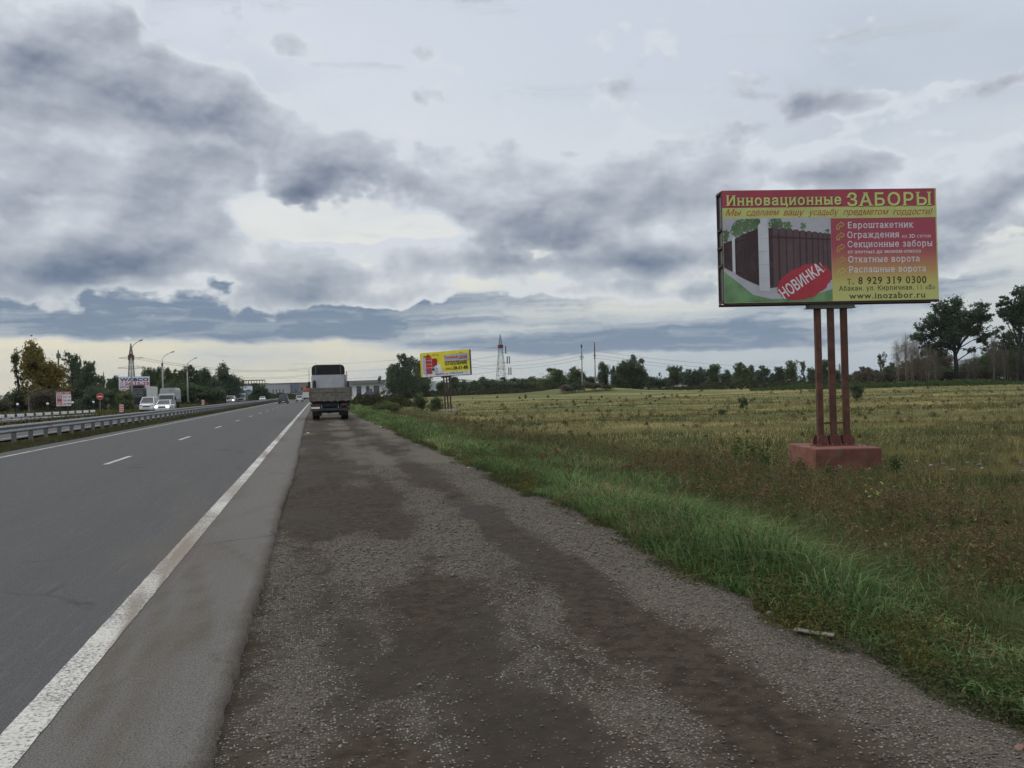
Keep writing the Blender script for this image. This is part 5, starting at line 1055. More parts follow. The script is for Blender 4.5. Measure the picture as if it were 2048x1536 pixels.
# thin grey and short concrete posts
for (u, vt, D, r0, l, nm) in ((57.5, 793, 84, .05, 'thin grey pole standing behind the striped barrier', 'metal_pole'), (217, 779, 118, .13, 'short pale concrete post right of the no entry sign', 'concrete_post'), (118.5, 700, 190, .2, 'dark tall mast sticking out of the yellowing tree', 'mast'), (619, 737, 420, .12, 'hair thin mast just left of the parked lorry cab', 'mast')):
    x, y = at(u, hor(u), D)[:2]; z0 = Tf(x, y); zt = at(u, vt, D)[2]-z0; m = MB(); m.tube([(0, 0, -.2), (0, 0, zt*.97), (0, 0, zt)], [r0*1.2, r0*.8, r0*.5], 8)
    if vt == 700: m.tube([(0, 0, zt*.86), (0, 0, zt*.94)], .42, 8)
    o = m.build(nm, conc if r0 == .13 else M['galv_dark'], None); o.location = (x, y, z0); tag(o, l, 'pole' if nm != 'mast' else 'mast')
# ---------------------------------------------------------------- two concrete line poles
for i, (u, vt, vb, D, tone) in enumerate(((1165, 687, 773, 228, 0), (1191, 684, 774, 226, 1))):
    x, y = at(u, hor(u), D)[:2]; z0 = Tf(x, y); zt = at(u, vt, D)[2]-z0; e = empty('utility_pole', (x, y, z0), 0, ['pale concrete power pole with a dark cap, left of the pair', 'taller reddish concrete power pole, right of the pair'][i], 'power pole', 'concrete power poles in the meadow')
    m = MB(); m.tube([(0, 0, -.3), (0, 0, zt*.62)], [.21, .17], 8); m.build('pole', conc, e, True); m = MB(); m.tube([(0, 0, zt*.62), (0, 0, zt)], [.17, .12], 8); m.build('upper_pole', M['rust'] if i else conc, e, True)
    m = MB(); m.box((0, 0, zt*.70), (.95 if i else .7, .12, .14)); m.box((.12, 0, zt*.86), (.1, .1, .5)); m.build('crossarm', M['galv_dark'], e)
    m = MB()
    for s_ in (-.4, .4): m.tube([(s_, 0, zt*.70-.6*(1-i)), (s_, 0, zt*.70+.1)], .06, 6)
    if not i: m.tube([(0, 0, zt*.9), (0, 0, zt*.97)], .2, 8)
    m.build('insulator', M['black'], e)
# ---------------------------------------------------------------- lattice pylons
def lattice(name, label, u, vt, D, zf, wb, wt, arms, extras=None, thick=.14, top=None, matn='galv_dark'):
    x, y = at(u, hor(u), D)[:2]; z0 = Tf(x, y); ht = at(u, vt, D)[2]-z0; e = empty(name, (x, y, z0), -PSI+.25, label, 'pylon'); m = MB(); m2 = MB()
    w = lambda z: wb+(wt-wb)*min(1, z/(ht*zf))**.8 if z < ht*zf else wt*(1-(z/ht-zf)/(1-zf))+.1
    zs = [ht*q for q in np.concatenate([np.linspace(0, zf, 9), np.linspace(zf, 1, 5)[1:]])]; C4 = ((-1, -1), (1, -1), (1, 1), (-1, 1))
    for a, b_ in zip(zs[:-1], zs[1:]):
        for k, (cx, cy) in enumerate(C4):
            dx_, dy_ = C4[(k+1) % 4]; wa, wb_ = w(a)/2, w(b_)/2; m.bar((cx*wa, cy*wa, a), (cx*wb_, cy*wb_, b_), thick)
            m2.bar((cx*wa, cy*wa, a), (dx_*wb_, dy_*wb_, b_), thick*.55); m2.bar((dx_*wa, dy_*wa, a), (cx*wb_, cy*wb_, b_), thick*.55); m2.bar((cx*wb_, cy*wb_, b_), (dx_*wb_, dy_*wb_, b_), thick*.5)
    m.build('tower_leg', M[matn], e); m2.build('bracing', M[matn], e)
    for zq, L_ in arms:
        z = ht*zq; m = MB()
        for s_ in (-1, 1):
            m.bar((0, 0, z+.5), (s_*L_, 0, z+.1), thick*.7); m.bar((0, -w(z)/2, z-.2), (s_*L_, 0, z+.05), thick*.6); m.bar((0, w(z)/2, z-.2), (s_*L_, 0, z+.05), thick*.6)
        m.build('crossarm', M[matn], e)
    return e, ht, (x, y, z0)
PL, hl, pl = lattice('lattice_pylon', 'lattice power pylon behind the nearest street lamp', 264, 687, 255, .8, 2.7, .9, ((.60, 3.6), (.76, 3.3)))
m = MB(); m.box((0, 0, hl*.77), (1.5, 1.5, 1.4)); m.build('red_band', M['rust'], PL)
PR_, hr_, prr = lattice('lattice_pylon', 'lattice mast with phone antennas rising over the far trees', 1003, 668, 330, .8, 4.6, 1.1, ((.42, 1.2),), thick=.10, matn='galv_dark')
for k, (zq, sx) in enumerate(((.73, 1), (.56, 1), (.37, 1))):
    m = MB(); z = hr_*zq; m.bar((0, 0, z-1), (2.2+.5*k, 0, z-.9), .12); m.build('bracket', M['galv_dark'], PR_)
    for j in range(2 if k else 1): m = MB(); m.tube([(2.0+.5*k+j*.8, 0, z-1.4), (2.0+.5*k+j*.8, 0, z+1.4)], .22, 6); m.build('antenna', M['galv_dark'], PR_)
m = MB(); m.box((0, 0, hr_*.79), (1.7, 1.7, 1.2)); m.build('red_platform', M['rust'], PR_)
lattice('lattice_pylon', 'small distant lattice mast between the red posts', 1680, 727, 420, .8, 2., .5, (), thick=.12)
lattice('lattice_pylon', 'tiny distant mast left of the blue and red billboard', 208, 743, 420, .8, 1.2, .3, (), thick=.1)
# ---------------------------------------------------------------- power lines
def cable(p, q, sag, label, grp, r=.035):
    p, q = Vector(p), Vector(q); n = 18; m = MB(); pts = []
    for k in range(n+1): t = k/n; c_ = p.lerp(q, t); c_.z -= sag*4*t*(1-t); pts.append(c_)
    m.tube(pts, r, 4); o = m.build('power_cable', M['galv_dark']); return tag(o, label, 'cable', grp)
gp = 'power cables across the far sky'
for k, v in enumerate((693, 711, 728, 742)):
    p = at(1001, v, 330); q = at(1001-420, v+34-k*3, 560); cable(p, q, 2.5, f'thin power cable running left from the antenna mast, {["highest","second highest","third highest","lowest"][k]} of four', gp, .045)
for k, v in enumerate((704, 712, 718)):
    p = at(1165, v, 228); q = at(940, v+16, 300); cable(p, q, 1.5, f'thin cable left of the concrete poles, {["highest","middle","lowest"][k]} of three', gp, .03)
    p = at(1191, v-2, 226); q = at(1680, v+26, 330); cable(p, q, 2.0, f'thin cable right of the concrete poles, {["highest","middle","lowest"][k]} of three', gp, .03)
for k, (v, s_) in enumerate(((714, 1), (718, 1), (731, 1), (735, 1))):
    cable(at(266+8, v, 255), at(640, v+18-k*2, 420), 3, f'thin cable from the left pylon to the right, {["highest","second highest","third highest","lowest"][k]} of four', gp, .04)
# ---------------------------------------------------------------- buildings
def building(name, label, u0, u1, vt0, vt1, D0, D1, depth, mat, z=0.):
    a = Vector(at(u0, hor(u0), D0)); b_ = Vector(at(u1, hor(u1), D1)); L_ = (Vector((b_.x, b_.y))-Vector((a.x, a.y))).length; rz = math.atan2(b_.y-a.y, b_.x-a.x); h = ((hor(u0)-vt0)/FPX*D0+(hor(u1)-vt1)/FPX*D1)/2+H-z
    e = empty(name, (a.x, a.y, z), rz, label, 'building'); m = MB(); m.box((L_/2, depth/2, h/2), (L_, depth, h)); m.build('wall', mat, e); m = MB(); m.box((L_/2, depth/2, h+.15), (L_+.5, depth+.5, .3)); m.build('roof_edge', M['galv_dark'], e); return e, L_, h
wh = pm('grey_cladding', (.34, .35, .37), .6, .1, .06, .5); wh2 = pm('blue_grey_cladding', (.13, .16, .22), .6, .1, .06, .5); wh3 = pm('beige_cladding', (.22, .20, .175), .7, 0, .08, .5); wbk = pm('white_wall', (.62, .64, .67), .6, 0, .06)
e, L_, h = building('warehouse', 'long grey metal clad warehouse with narrow dark windows', 532, 583, 768.5, 767.2, 470, 500, 30, wh)
for k, q in enumerate((.27, .40, .53, .66)): m = MB(); m.box((L_*q, -.05, h*.42), (.9, .1, h*.42)); m.build('window', M['glass'], e)
m = MB(); m.box((L_/2, -.1, .5), (L_, .2, 1.)); m.build('plinth', M['galv_dark'], e)
e, L_, h = building('warehouse', 'dark blue grey hall adjoining the long grey warehouse', 583.3, 598, 766.6, 766.4, 499, 505, 30, wh2); m = MB(); m.box((L_*.6, -.05, h*.5), (2, .1, 2)); m.build('window', M['glass'], e)
e, L_, h = building('warehouse', 'beige hall end left of the parked lorry', 598.3, 622, 766.2, 765.5, 505, 512, 30, wh3); m = MB(); m.box((L_*.8, -.05, h*.42), (3.2, .1, h*.8)); m.build('gate', M['rust'], e); m = MB(); m.box((L_*.25, -.05, h*.6), (1.5, .1, 1.6)); m.build('window', M['glass'], e)
e, L_, h = building('filling_station', 'low white station building with a blue car outside, right of the parked lorry', 692, 768, 763, 762, 300, 292, 14, wbk)
m = MB(); m.box((L_/2, -.5, h*.93), (L_+.6, 1.6, h*.16)); m.build('roof_fascia', M['galv_dark'], e)
for q, w_ in ((.08, .1), (.32, .12), (.55, .08), (.78, .14)): m = MB(); m.box((L_*q+.5, -.05, h*.42), (L_*w_, .1, h*.6)); m.build('window', M['glass'], e)
m = MB(); m.box((L_*.66, -.06, h*.3), (L_*.08, .12, h*.5)); m.build('door', M['galv_dark'], e)
e, L_, h = building('low_house', 'low house with a white flat roof seen behind the yellow billboard legs', 878, 924, 766.5, 765.5, 320, 315, 10, pm('grey_green_wall', (.16, .19, .17), .8))
m = MB(); m.box((L_/2, 4.5, h+.5), (L_+1, 11.5, .5)); m.build('roof', M['white'], e)
for q in (.2, .45, .72): m = MB(); m.box((L_*q, -.05, h*.5), (1.5, .1, 1.3)); m.build('window', M['glass'], e)
# steel frame of an unfinished hall
a = at(487, hor(487), 330); e = empty('steel_frame', (a[0], a[1], 0), .06, 'open black steel frame structure above the roadside left of the warehouse', 'steel structure'); Lf = 42/FPX*330; ht = (hor(487)-761)/FPX*330+H; hl2 = (hor(487)-768)/FPX*330+H
m = MB(); m.bar((0, 0, ht), (Lf, 0, ht), .25); m.bar((-1, 0, hl2), (Lf+1.3, 0, hl2), .25); m.bar((0, 4, ht), (Lf, 4, ht), .25); m.build('beam', M['black'], e)
for k in range(9): m = MB(); m.bar((Lf*k/8, 0, 0), (Lf*k/8, 0, ht), .22); m.bar((Lf*k/8, 4, hl2), (Lf*k/8, 4, ht), .18); m.bar((Lf*k/8, 0, ht), (Lf*k/8, 4, ht), .18); m.build('column', M['black'], e)
# ---------------------------------------------------------------- litter and stray pieces at the gravel edge
r_ = np.random.default_rng(9)
def lump(name, u, v, s, mat, label, cat, sq=.5, z=-.05, seed=0):
    q = ray(u, v); t = (z-H)/q[2]; x, y = q[0]*t, q[1]*t; rr = np.random.default_rng(seed+int(u)); V = rr.normal(size=(26, 3)); V /= np.linalg.norm(V, axis=1)[:, None]; V = V*(.75+.4*rr.random((26, 1)))*[s, s*.6, s*sq]
    import bmesh; bm = bmesh.new(); [bm.verts.new(p_) for p_ in V]; bmesh.ops.convex_hull(bm, input=bm.verts); me = bpy.data.meshes.new(name); bm.to_mesh(me); bm.free(); o = link(name, me); me.materials.append(mat); o.location = (x, y, z+s*sq*.5); o.rotation_euler = (0, 0, rr.random()*3); return tag(o, label, cat)
paper = pm('litter_white', (.62, .6, .56), .8)
lump('paper_litter', 937, 937, .07, paper, 'crumpled white litter on the gravel edge, middle distance', 'litter', .3); lump('paper_litter', 763, 855, .12, paper, 'white scrap of litter beside the verge, farthest up the road', 'litter', .25); lump('paper_litter', 785, 863, .09, paper, 'small white scrap just right of the farthest litter', 'litter', .25)
lump('paper_litter', 1542, 1212, .035, paper, 'small pinkish white flower like litter at the grass edge', 'litter', .6); lump('paper_litter', 616, 866, .12, paper, 'flat white scrap on the gravel behind the lorry', 'litter', .1, -.02); lump('paper_litter', 1157, 1049, .04, paper, 'tiny white scrap at the grass edge, right of the middle litter', 'litter', .3)
m = MB(); q = ray(1628, 1268); t = (-.03-H)/q[2]; m.rbox((0, 0, 0), (.25, .05, .014), .004); o = m.build('broken_plank', pm('weathered_slab', (.16, .15, .125), .95)); o.location = (q[0]*t, q[1]*t, -.02); o.rotation_euler = (.03, .04, -.75); tag(o, 'pale broken slab of board lying at the grass edge', 'debris')
for i, (u, v, s) in enumerate(((1538, 1228, .035), (1700, 1345, .04), (2040, 1500, .045), (1820, 1420, .03), (1420, 1225, .03), (838, 1370, .02))): lump('stone', u, v, s*.8, pm('field_stone', [(.10, .10, .10), (.16, .14, .10), (.2, .11, .09), (.17, .165, .15), (.11, .11, .105), (.24, .23, .2)][i], .9), ['grey stone at the grass edge below the flower like litter', 'tan stone halfway along the lower gravel edge', 'reddish stone in the lower right corner', 'pale stone in the lower right gravel', 'flat stone on the right gravel margin', 'single pale stone on the dark mud'][i], 'stone', .5, -.03, i)
m = MB(); q = ray(965, 1455); t = (-.03-H)/q[2]; m.tube([(0, 0, 0), (.05, .04, .012), (.11, .12, .004)], [.003, .0035, .002], 5); o = m.build('twig', M['bark']); o.location = (q[0]*t, q[1]*t, -.01); tag(o, 'small dry twig lying on the mud', 'twig')
# pale rubble lying in the grass right of the billboard
V_ = []; F_ = []; C_ = []; rr = np.random.default_rng(5); q = at(1900, 920, 23); n = 60
for i in range(n):
    x, y = q[0]+rr.normal()*1.9, q[1]+rr.normal()*1.0; s = .025+.07*rr.random()**2; a_ = rr.normal(size=(6, 3))*.25; B = np.array([(1, 0, 0), (-1, 0, 0), (0, 1, 0), (0, -1, 0), (0, 0, 1), (0, 0, -1)])+a_; V_.append(B*[s, s*.7, s*.5]+[x, y, Tf(x, y)+.10+.1*rr.random()]); F_.append(np.array([(0, 2, 4), (2, 1, 4), (1, 3, 4), (3, 0, 4), (2, 0, 5), (1, 2, 5), (3, 1, 5), (0, 3, 5)])+6*i); g_ = .12+.22*rr.random()**2; C_.append(np.full((6, 3), g_))
tag(link('stone_rubble', np_mesh('stone_rubble', np.concatenate(V_), np.concatenate(F_), np.concatenate(C_), sm_)), kind='stuff')
# tall weed with big yellow leaves by the billboard
def weed(u, v, h, D, col, label, n, seed, s_=.05):
    a = at(u, v, D); x, y = a[0], a[1]; z = Tf(x, y); rr = np.random.default_rng(seed); e = empty('leafy_weed', (x, y, z), 0, label, 'weed'); m = MB()
    m.tube([(0, 0, -.05), (.02*h, .01, h*.5), (.06*h, 0, h)], [.007, .005, .003], 5)
    for k in range(5): t_ = .3+.14*k; an = rr.random()*6.28; m.tube([(.03*h*t_, 0, h*t_), (math.cos(an)*.2*h, math.sin(an)*.2*h, h*(t_+.15))], [.004, .002], 4)
    m.build('stem', M['bark'], e); P_ = rr.normal(size=(n, 3))*[.13*h, .13*h, .22*h]+[.03, 0, h*.62]; link('leaf', np_mesh('leaf', *leaflets(P_[:, 0], P_[:, 1], np.maximum(.03, P_[:, 2]), s_*(.6+.8*rr.random(n)), mixcol(rr.random(n), *col), seed), M['grass']), e)
YC = ((.22, .22, .05), (.45, .45, .14)); GC = ((.035, .06, .02), (.09, .13, .05)); BC = ((.05, .03, .018), (.14, .09, .05))
weed(1738, 1010, .62, 14.3, YC, 'tall weed with a few big yellow leaves in front of the red block', 14, 3); weed(1730, 1060, .4, 12.2, ((.16, .18, .05), (.3, .3, .1)), 'lower yellowing weed in front of the red block', 16, 4, .04)
for i, (u, v, h, D, l) in enumerate(((1525, 900, .8, 21.5, 'bushy green weed just left of the red block'), (1500, 905, .85, 22, 'tall green weed farther left of the red block'), (1790, 945, .5, 21.5, 'green weed at the right foot of the red block'), (1655, 948, .35, 20.5, 'short weed at the front corner of the red block'), (1600, 935, .4, 21.5, 'weed growing against the left face of the red block'), (1470, 880, .7, 26, 'green weed in the meadow left of the red block'))):
    weed(u, v, h, D, GC, l, 160, 10+i, .045)
for i, (u, v, h, D) in enumerate(((1580, 960, .75, 17), (1600, 1000, .8, 14.5), (1400, 905, .7, 20), (1380, 960, .6, 14), (1665, 1010, .7, 15), (1860, 1120, .6, 9.5), (1900, 1060, .6, 11.5), (1980, 1130, .6, 8.8), (1960, 1090, .7, 10), (1785, 1085, .55, 11))):
    weed(u, v, h, D, BC, ['tall brown weed left below the red block', 'brown weed in front of the red block, left side', 'brown weed in the meadow, farthest left of its kind', 'brown weed above the fresh verge grass', 'brown weed right below the red block corner', 'brown weed in the brown patch, lowest left', 'brown weed in the middle of the brown patch', 'brown weed at the right edge of the brown patch', 'brown weed behind the right edge one', 'brown weed at the left end of the brown patch'][i], 90, 40+i, .022)
# ---------------------------------------------------------------- vehicles
def wheel(e, x, y, r, w, rim=M['chrome'], name='wheel'):
    m = MB(); m.lathe((x, y, r), [(r*.62, -w/2), (r*.94, -w/2), (r, -w*.36), (r, w*.36), (r*.94, w/2), (r*.62, w/2)], 20, 'x'); o = m.build(name, M['rubber'], e, True)
    m = MB(); s_ = 1 if x > 0 else -1; m.lathe((x, y, r), [(r*.60, -w*.40), (r*.60, w*.40)], 16, 'x'); m.lathe((x+s_*w*.40, y, r), [(r*.2, -.02), (r*.2, .03)], 10, 'x'); m.build('rim', rim, o)
def car(name, label, x, y, rz, paint, W_=1.72, L_=4.3, kind='sedan', lights=False, low='', plate=True, group='cars on the motorway', cat='car', z=0.):
    """front faces +y"""
    e = empty(name, (x, y, z), rz, label, cat, group); h = W_/2; g0 = .22
    if kind == 'sedan': st = [(-.5, .62, .95), (-.49, .90, .97), (-.25, .96, 1.), (.18, .95, 1.), (.40, .84, .98), (.485, .72, .93), (.5, .55, .88)]; gh = (-.40, -.24, .06, .24, .90, 1.40)
    elif kind == 'hatch': st = [(-.5, .6, .95), (-.49, .95, .97), (-.2, .97, 1.), (.2, .97, 1.), (.42, .88, .98), (.49, .76, .92), (.5, .55, .88)]; gh = (-.485, -.42, .10, .30, .93, 1.47)
    elif kind == 'suv': st = [(-.5, .7, .95), (-.49, 1.08, .98), (-.2, 1.10, 1.), (.2, 1.08, 1.), (.42, 1.0, .98), (.49, .88, .94), (.5, .6, .9)]; gh = (-.485, -.44, .12, .26, 1.06, 1.75)
    else: st = [(-.5, .7, .96), (-.49, 1.08, .98), (-.2, 1.10, 1.), (.25, 1.08, 1.), (.43, .98, .97), (.49, .82, .92), (.5, .6, .88)]; gh = (-.485, -.45, .22, .40, 1.05, 1.78)
    m = MB(); rings = []
    for q, zt, k in st:
        hw = h*k; yb = q*L_; rings.append([(-hw*.93, yb, g0), (hw*.93, yb, g0), (hw, yb, g0+.14), (hw, yb, zt-.16), (hw*.93, yb, zt-.03), (hw*.7, yb, zt), (-hw*.7, yb, zt), (-hw*.93, yb, zt-.03), (-hw, yb, zt-.16), (-hw, yb, g0+.14)])
    m.loft(rings)
    yb0, yt0, yt1, yb1, zb, zt = gh; a, b_ = h*.92, h*.74; ins = .03
    def ghp(s): return [(-a, yb0*L_, zb), (a, yb0*L_, zb), (a, yb1*L_, zb), (-a, yb1*L_, zb)], [(-b_, yt0*L_, zt), (b_, yt0*L_, zt), (b_, yt1*L_, zt), (-b_, yt1*L_, zt)]
    lo, hi = ghp(0); m.loft([lo, hi]); m.rbox((0, (yt0+yt1)/2*L_, zt), (b_*2, (yt1-yt0)*L_*.96, .05), .02); body = m.build('body', paint, e, True, bevel=.02)
    for p_ in body.data.polygons: p_.use_smooth = False
    def quadwin(p, nm, k=.12, off=.012, out=(0, 1, 0)):
        c_ = sum((Vector(v) for v in p), Vector())/4; q_ = [c_+(Vector(v)-c_)*(1-k)+Vector(out)*off for v in p]; mm = MB(); mm.add(q_, [(0, 1, 2, 3)]); mm.build(nm, M['glass'], e)
    quadwin([lo[0], lo[1], hi[1], hi[0]], 'rear_window', .14, .02, (0, -1, .2)); quadwin([lo[3], lo[2], hi[2], hi[3]], 'windscreen', .10, .02, (0, 1, .3))
    for s_ in (-1, 1):
        ym0, ym1 = (yb0+yb1)/2*L_-.05*L_, (yt0+yt1)/2*L_-.02*L_
        p0 = [(s_*a, yb0*L_+.05, zb), (s_*a, ym0, zb), (s_*b_, ym1, zt), (s_*b_, yt0*L_+.05, zt)]; p1 = [(s_*a, ym0, zb), (s_*a, yb1*L_-.05, zb), (s_*b_, yt1*L_-.03, zt), (s_*b_, ym1, zt)]
        for p_ in (p0, p1): quadwin(p_, 'side_window', .13, .014, (s_, 0, .2))
        for q in (-.32, .31): wheel(e, s_*(h-.11), q*L_, .31 if kind in ('sedan', 'hatch') else .35, .21)
        zl = .68 if kind in ('sedan', 'hatch') else .82
        mm = MB(); mm.rbox((s_*h*.70, .492*L_, zl-.02), (.30, .10, .15), .03); mm.build('headlight', M['lamp_on'] if lights else M['chrome'], e)
        mm = MB(); mm.rbox((s_*h*.80, -.494*L_, zl+.12), (.18, .08, .30 if kind in ('suv', 'hatch') else .18), .02); mm.build('tail_light', M['redlens'], e)
        mm = MB(); mm.rbox((s_*(h+.07), yb1*L_-.35, zb+.07), (.14, .12, .12), .03); mm.build('mirror', M['black'], e)
    mm = MB(); mm.rbox((0, .5*L_, .40), (W_*.84, .10, .20), .03); mm.build('front_bumper', M['black'] if low else paint, e); mm = MB(); mm.rbox((0, -.5*L_, .42), (W_*.90, .12, .24), .03); mm.build('rear_bumper', M['black'] if low else paint, e)
    mm = MB(); mm.box((0, .505*L_, .62), (W_*.46, .04, .13)); mm.build('grille', M['black'], e)
    for q, d_ in ((-.515, -1), (.517, 1)): mm = MB(); mm.box((0, q*L_, .44), (.5, .02, .11)); mm.build('number_plate', M['white'], e)
    return e
wp = pm('white_car_paint', (.68, .69, .70), .3, 0, .03, 1, 0, None, 0, .5, .5); dkp = pm('dark_car_paint', (.035, .04, .05), .3, .2, .05, 1, 0, None, 0, .5, .5); grp_ = pm('silver_car_paint', (.33, .34, .36), .35, .4, .05, 1, 0, None, 0, .5, .5); redp = pm('red_car_paint', (.3, .03, .02), .35, 0, .05, 1)
PI = math.pi
def onroad(u, D): a = at(u, hor(u), D); return a[0], a[1]
x, y = onroad(299, 112); car('minivan', 'white minivan with rounded nose coming nearer ahead of the oncoming sedan', x, y, PI+.0, wp, 1.80, 4.5, 'van', group='oncoming traffic')
x, y = onroad(329.5, 101); car('sedan', 'silver white sedan with both headlamps lit behind the crash barrier', x, y, PI, wp, 1.68, 4.2, 'sedan', True, group='oncoming traffic')
x, y = onroad(461.5, 196); car('microbus', 'grey oncoming microbus with lit headlamps and a high flat front', x, y, PI, grp_, 1.95, 4.4, 'van', True, group='oncoming traffic')
x, y = onroad(525, 262); car('sedan', 'pale oncoming sedan on the far carriageway before the warehouse', x, y, PI, wp, 1.7, 4.2, 'sedan', group='oncoming traffic')
x, y = onroad(584, 345); car('sedan', 'small white car with glaring headlamps far down the oncoming road', x, y, PI, wp, 1.7, 4.2, 'sedan', True, group='oncoming traffic')
x, y = onroad(567, 168); car('estate_car', 'dark tall estate car driving away in the left lane', x, y, 0, dkp, 1.78, 4.4, 'suv', group='traffic driving away')
x, y = onroad(599, 195); car('hatchback', 'small white hatchback with dark lower bumper driving away in the right lane', x, y, 0, wp, 1.62, 3.7, 'hatch', low='y', group='traffic driving away')
x, y = onroad(575, 395); car('estate_car', 'dark car far ahead left of the glaring one', x, y, PI, dkp, 1.9, 4.6, 'suv', group='oncoming traffic')
for i, (u, k, p_) in enumerate(((532, 'sedan', wp), (541, 'suv', grp_), (552, 'sedan', wp), (562, 'sedan', grp_), (574, 'suv', wp), (586, 'sedan', wp), (594, 'suv', dkp))):
    x, y = onroad(u, 425+i*5); car('parked_car', f'{["white sedan","grey tall car","white low car","silver sedan","white tall car","second white low car","dark tall car"][i]} parked before the warehouses, {["first","second","third","fourth","fifth","sixth","seventh"][i]} from the left', x, y, 1.4, p_, 1.75, 4.4, k, group='cars parked before the warehouses', z=.1)
x, y = onroad(735, 285); car('parked_car', 'blue car parked before the low white station building', x, y, 1.5, pm('blue_car_paint', (.03, .05, .22), .35), 1.75, 4.6, 'suv', group='cars at the filling station', z=.3)
# ---- parked flatbed lorry
def lorry():
    tarp = pm('black_tarpaulin', (.012, .013, .016), .75, 0, .3, 2, .2); bed = pm('weathered_bed_boards', (.16, .148, .128), .85, 0, .25, 2.4, .4, (.03, .026, .022, 1), .5); box = pm('white_cab_panel', (.42, .43, .47), .6, 0, .08, 1.2, 0, (.26, .26, .28, 1), .4)
    fr = pm('chassis_grease', (.016, .017, .02), .8, 0, .3, 5, .3, (.05, .045, .04, 1), .3)
    x, y = (at(661.5, 839, 56.5)[0], 57.2); e = empty('flatbed_lorry', (x, y, -.02), 0, 'parked flatbed lorry with weathered brown tailboard and a tall white cab with black top', 'lorry'); Wb = 2.55
    z0, z1 = 1.20, 2.04; L_ = 5.6
    m = MB(); m.box((0, L_/2, z0-.02), (Wb-.02, L_, .10)); m.build('bed_floor', fr, e)
    m = MB(); m.box((0, 0, (z0+z1-.25)/2), (Wb, .04, z1-.25-z0)); m.box((0, -.005, z1-.12), (Wb+.04, .07, .24)); tb = m.build('tailboard', bed, e, bevel=.008)
    m = MB()
    for xx in (-Wb/2+.03, -.42, .42, Wb/2-.03): m.box((xx, -.035, (z0+z1-.25)/2), (.06, .045, z1-.26-z0))
    for zz in (z0+.03, z1-.27): m.box((0, -.032, zz), (Wb, .035, .05))
    m.build('tailboard_ribs', bed, tb)
    m = MB()
    for xx in (-1.02, -.38, .05, .45, .98): m.box((xx, -.06, z0-.01), (.14, .06, .07))
    m.build('hinge', M['galv_dark'], tb); m = MB(); m.box((-.04, -.05, z1-.07), (.05, .05, .12)); m.build('latch', M['galv_dark'], tb)
    for s_ in (-1, 1):
        m = MB(); m.box((s_*(Wb/2-.02), L_/2, (z0+z1)/2), (.04, L_, z1-z0))
        for k in range(6): m.box((s_*(Wb/2+.01), .2+k*1.05, (z0+z1)/2), (.04, .07, z1-z0))
        m.build('side_board', bed, e); m = MB(); m.box((s_*(Wb/2), .0, (z0+z1)/2), (.09, .09, z1-z0+.05)); m.build('corner_post', bed, e)
    # cab
    yc = L_+.35; m = MB(); m.rbox((-.02, yc+.95, 1.95), (2.34, 1.9, 2.1), .12); m.build('cab', box, e, bevel=.02)
    m = MB(); m.box((0, yc-.03, 2.45), (2.28, .05, 1.05)); m.build('cab_back_panel', box, e)
    rt = [(-1.13, 0), (1.13, 0), (1.13, .42), (1.05, .60), (.86, .68), (-.86, .68), (-1.05, .60), (-1.13, .42)]; m = MB(); m.prism(rt, lambda a, b_: (a-.02, yc-.06, 3.0+b_), lambda a, b_: (a*.94-.02, yc+1.7, 3.0+b_*.8)); m.build('roof_fairing', tarp, e)
    m = MB()
    for xx in (-.87, .83): m.box((xx, yc-.075, 3.3), (.05, .03, .6))
    m.build('fairing_strut', M['galv_dark'], e)
    m = MB(); m.rbox((-.98, yc-.25, 2.32), (.22, .3, .62), .08); m.build('air_intake', M['black'], e)
    m = MB(); m.tube([(1.14, yc-.15, 1.6), (1.14, yc-.15, 2.95)], .055, 8); m.build('exhaust_stack', M['galv_dark'], e, True); m = MB(); m.tube([(1.24, yc-.15, 1.6), (1.24, yc-.15, 3.2)], .03, 8); m.build('exhaust_pipe', M['galv_dark'], e, True)
    m = MB(); m.tube([(1.28, .3, 2.35), (1.32, .0, 2.0), (1.42, -.3, 1.45)], .012, 4); m.build('loose_strap', M['galv_dark'], e)
    m = MB(); m.box((0, yc+1.92, 2.3), (2.0, .03, .8)); m.build('windscreen', M['glass'], e)
    for s_ in (-1, 1):
        m = MB(); m.box((s_*1.18, yc+1.1, 2.35), (.02, .9, .6)); m.build('side_window', M['glass'], e); m = MB(); m.rbox((s_*1.36, yc+1.7, 2.3), (.16, .1, .5), .03); m.build('mirror', M['black'], e)
    # chassis, bumper, lamps
    m = MB()
    for s_ in (-1, 1): m.box((s_*.43, 3.6, .93), (.09, 7.2, .26))
    for yy in (.1, 1.6, 3.2, 4.8, 6.4): m.box((0, yy, .93), (.82, .12, .2))
    m.build('chassis_rail', fr, e)
    m = MB(); m.box((0, .04, .66), (2.42, .12, .17)); m.box((-.62, .1, .84), (.08, .1, .3)); m.box((.62, .1, .84), (.08, .1, .3)); m.build('rear_bumper', pm('bumper_paint', (.04, .045, .055), .6, .2), e)
    m = MB(); m.box((0, .3, 1.06), (2.3, .3, .16)); m.box((0, 2.2, .8), (1.0, 1.2, .4)); m.build('cross_beam', fr, e)
    for s_, nl in ((-1, 3), (1, 2)):
        m = MB(); m.box((s_*.95, -.01, .93), (.55, .06, .18)); ho = m.build('lamp_housing', M['black'], e)
        for k in range(nl): m = MB(); m.rbox((s_*(.78+.17*k), -.045, .935), (.13, .04, .11), .02); m.build('tail_light', M['redlens'], ho)
        m = MB(); m.box((s_*.93, -.045, .60), (.22, .03, .07)); m.build('rear_reflector', M['redlens'], e)
    m = MB(); m.box((-.93, -.05, .775), (.52, .02, .12)); m.build('number_plate', M['white'], e)
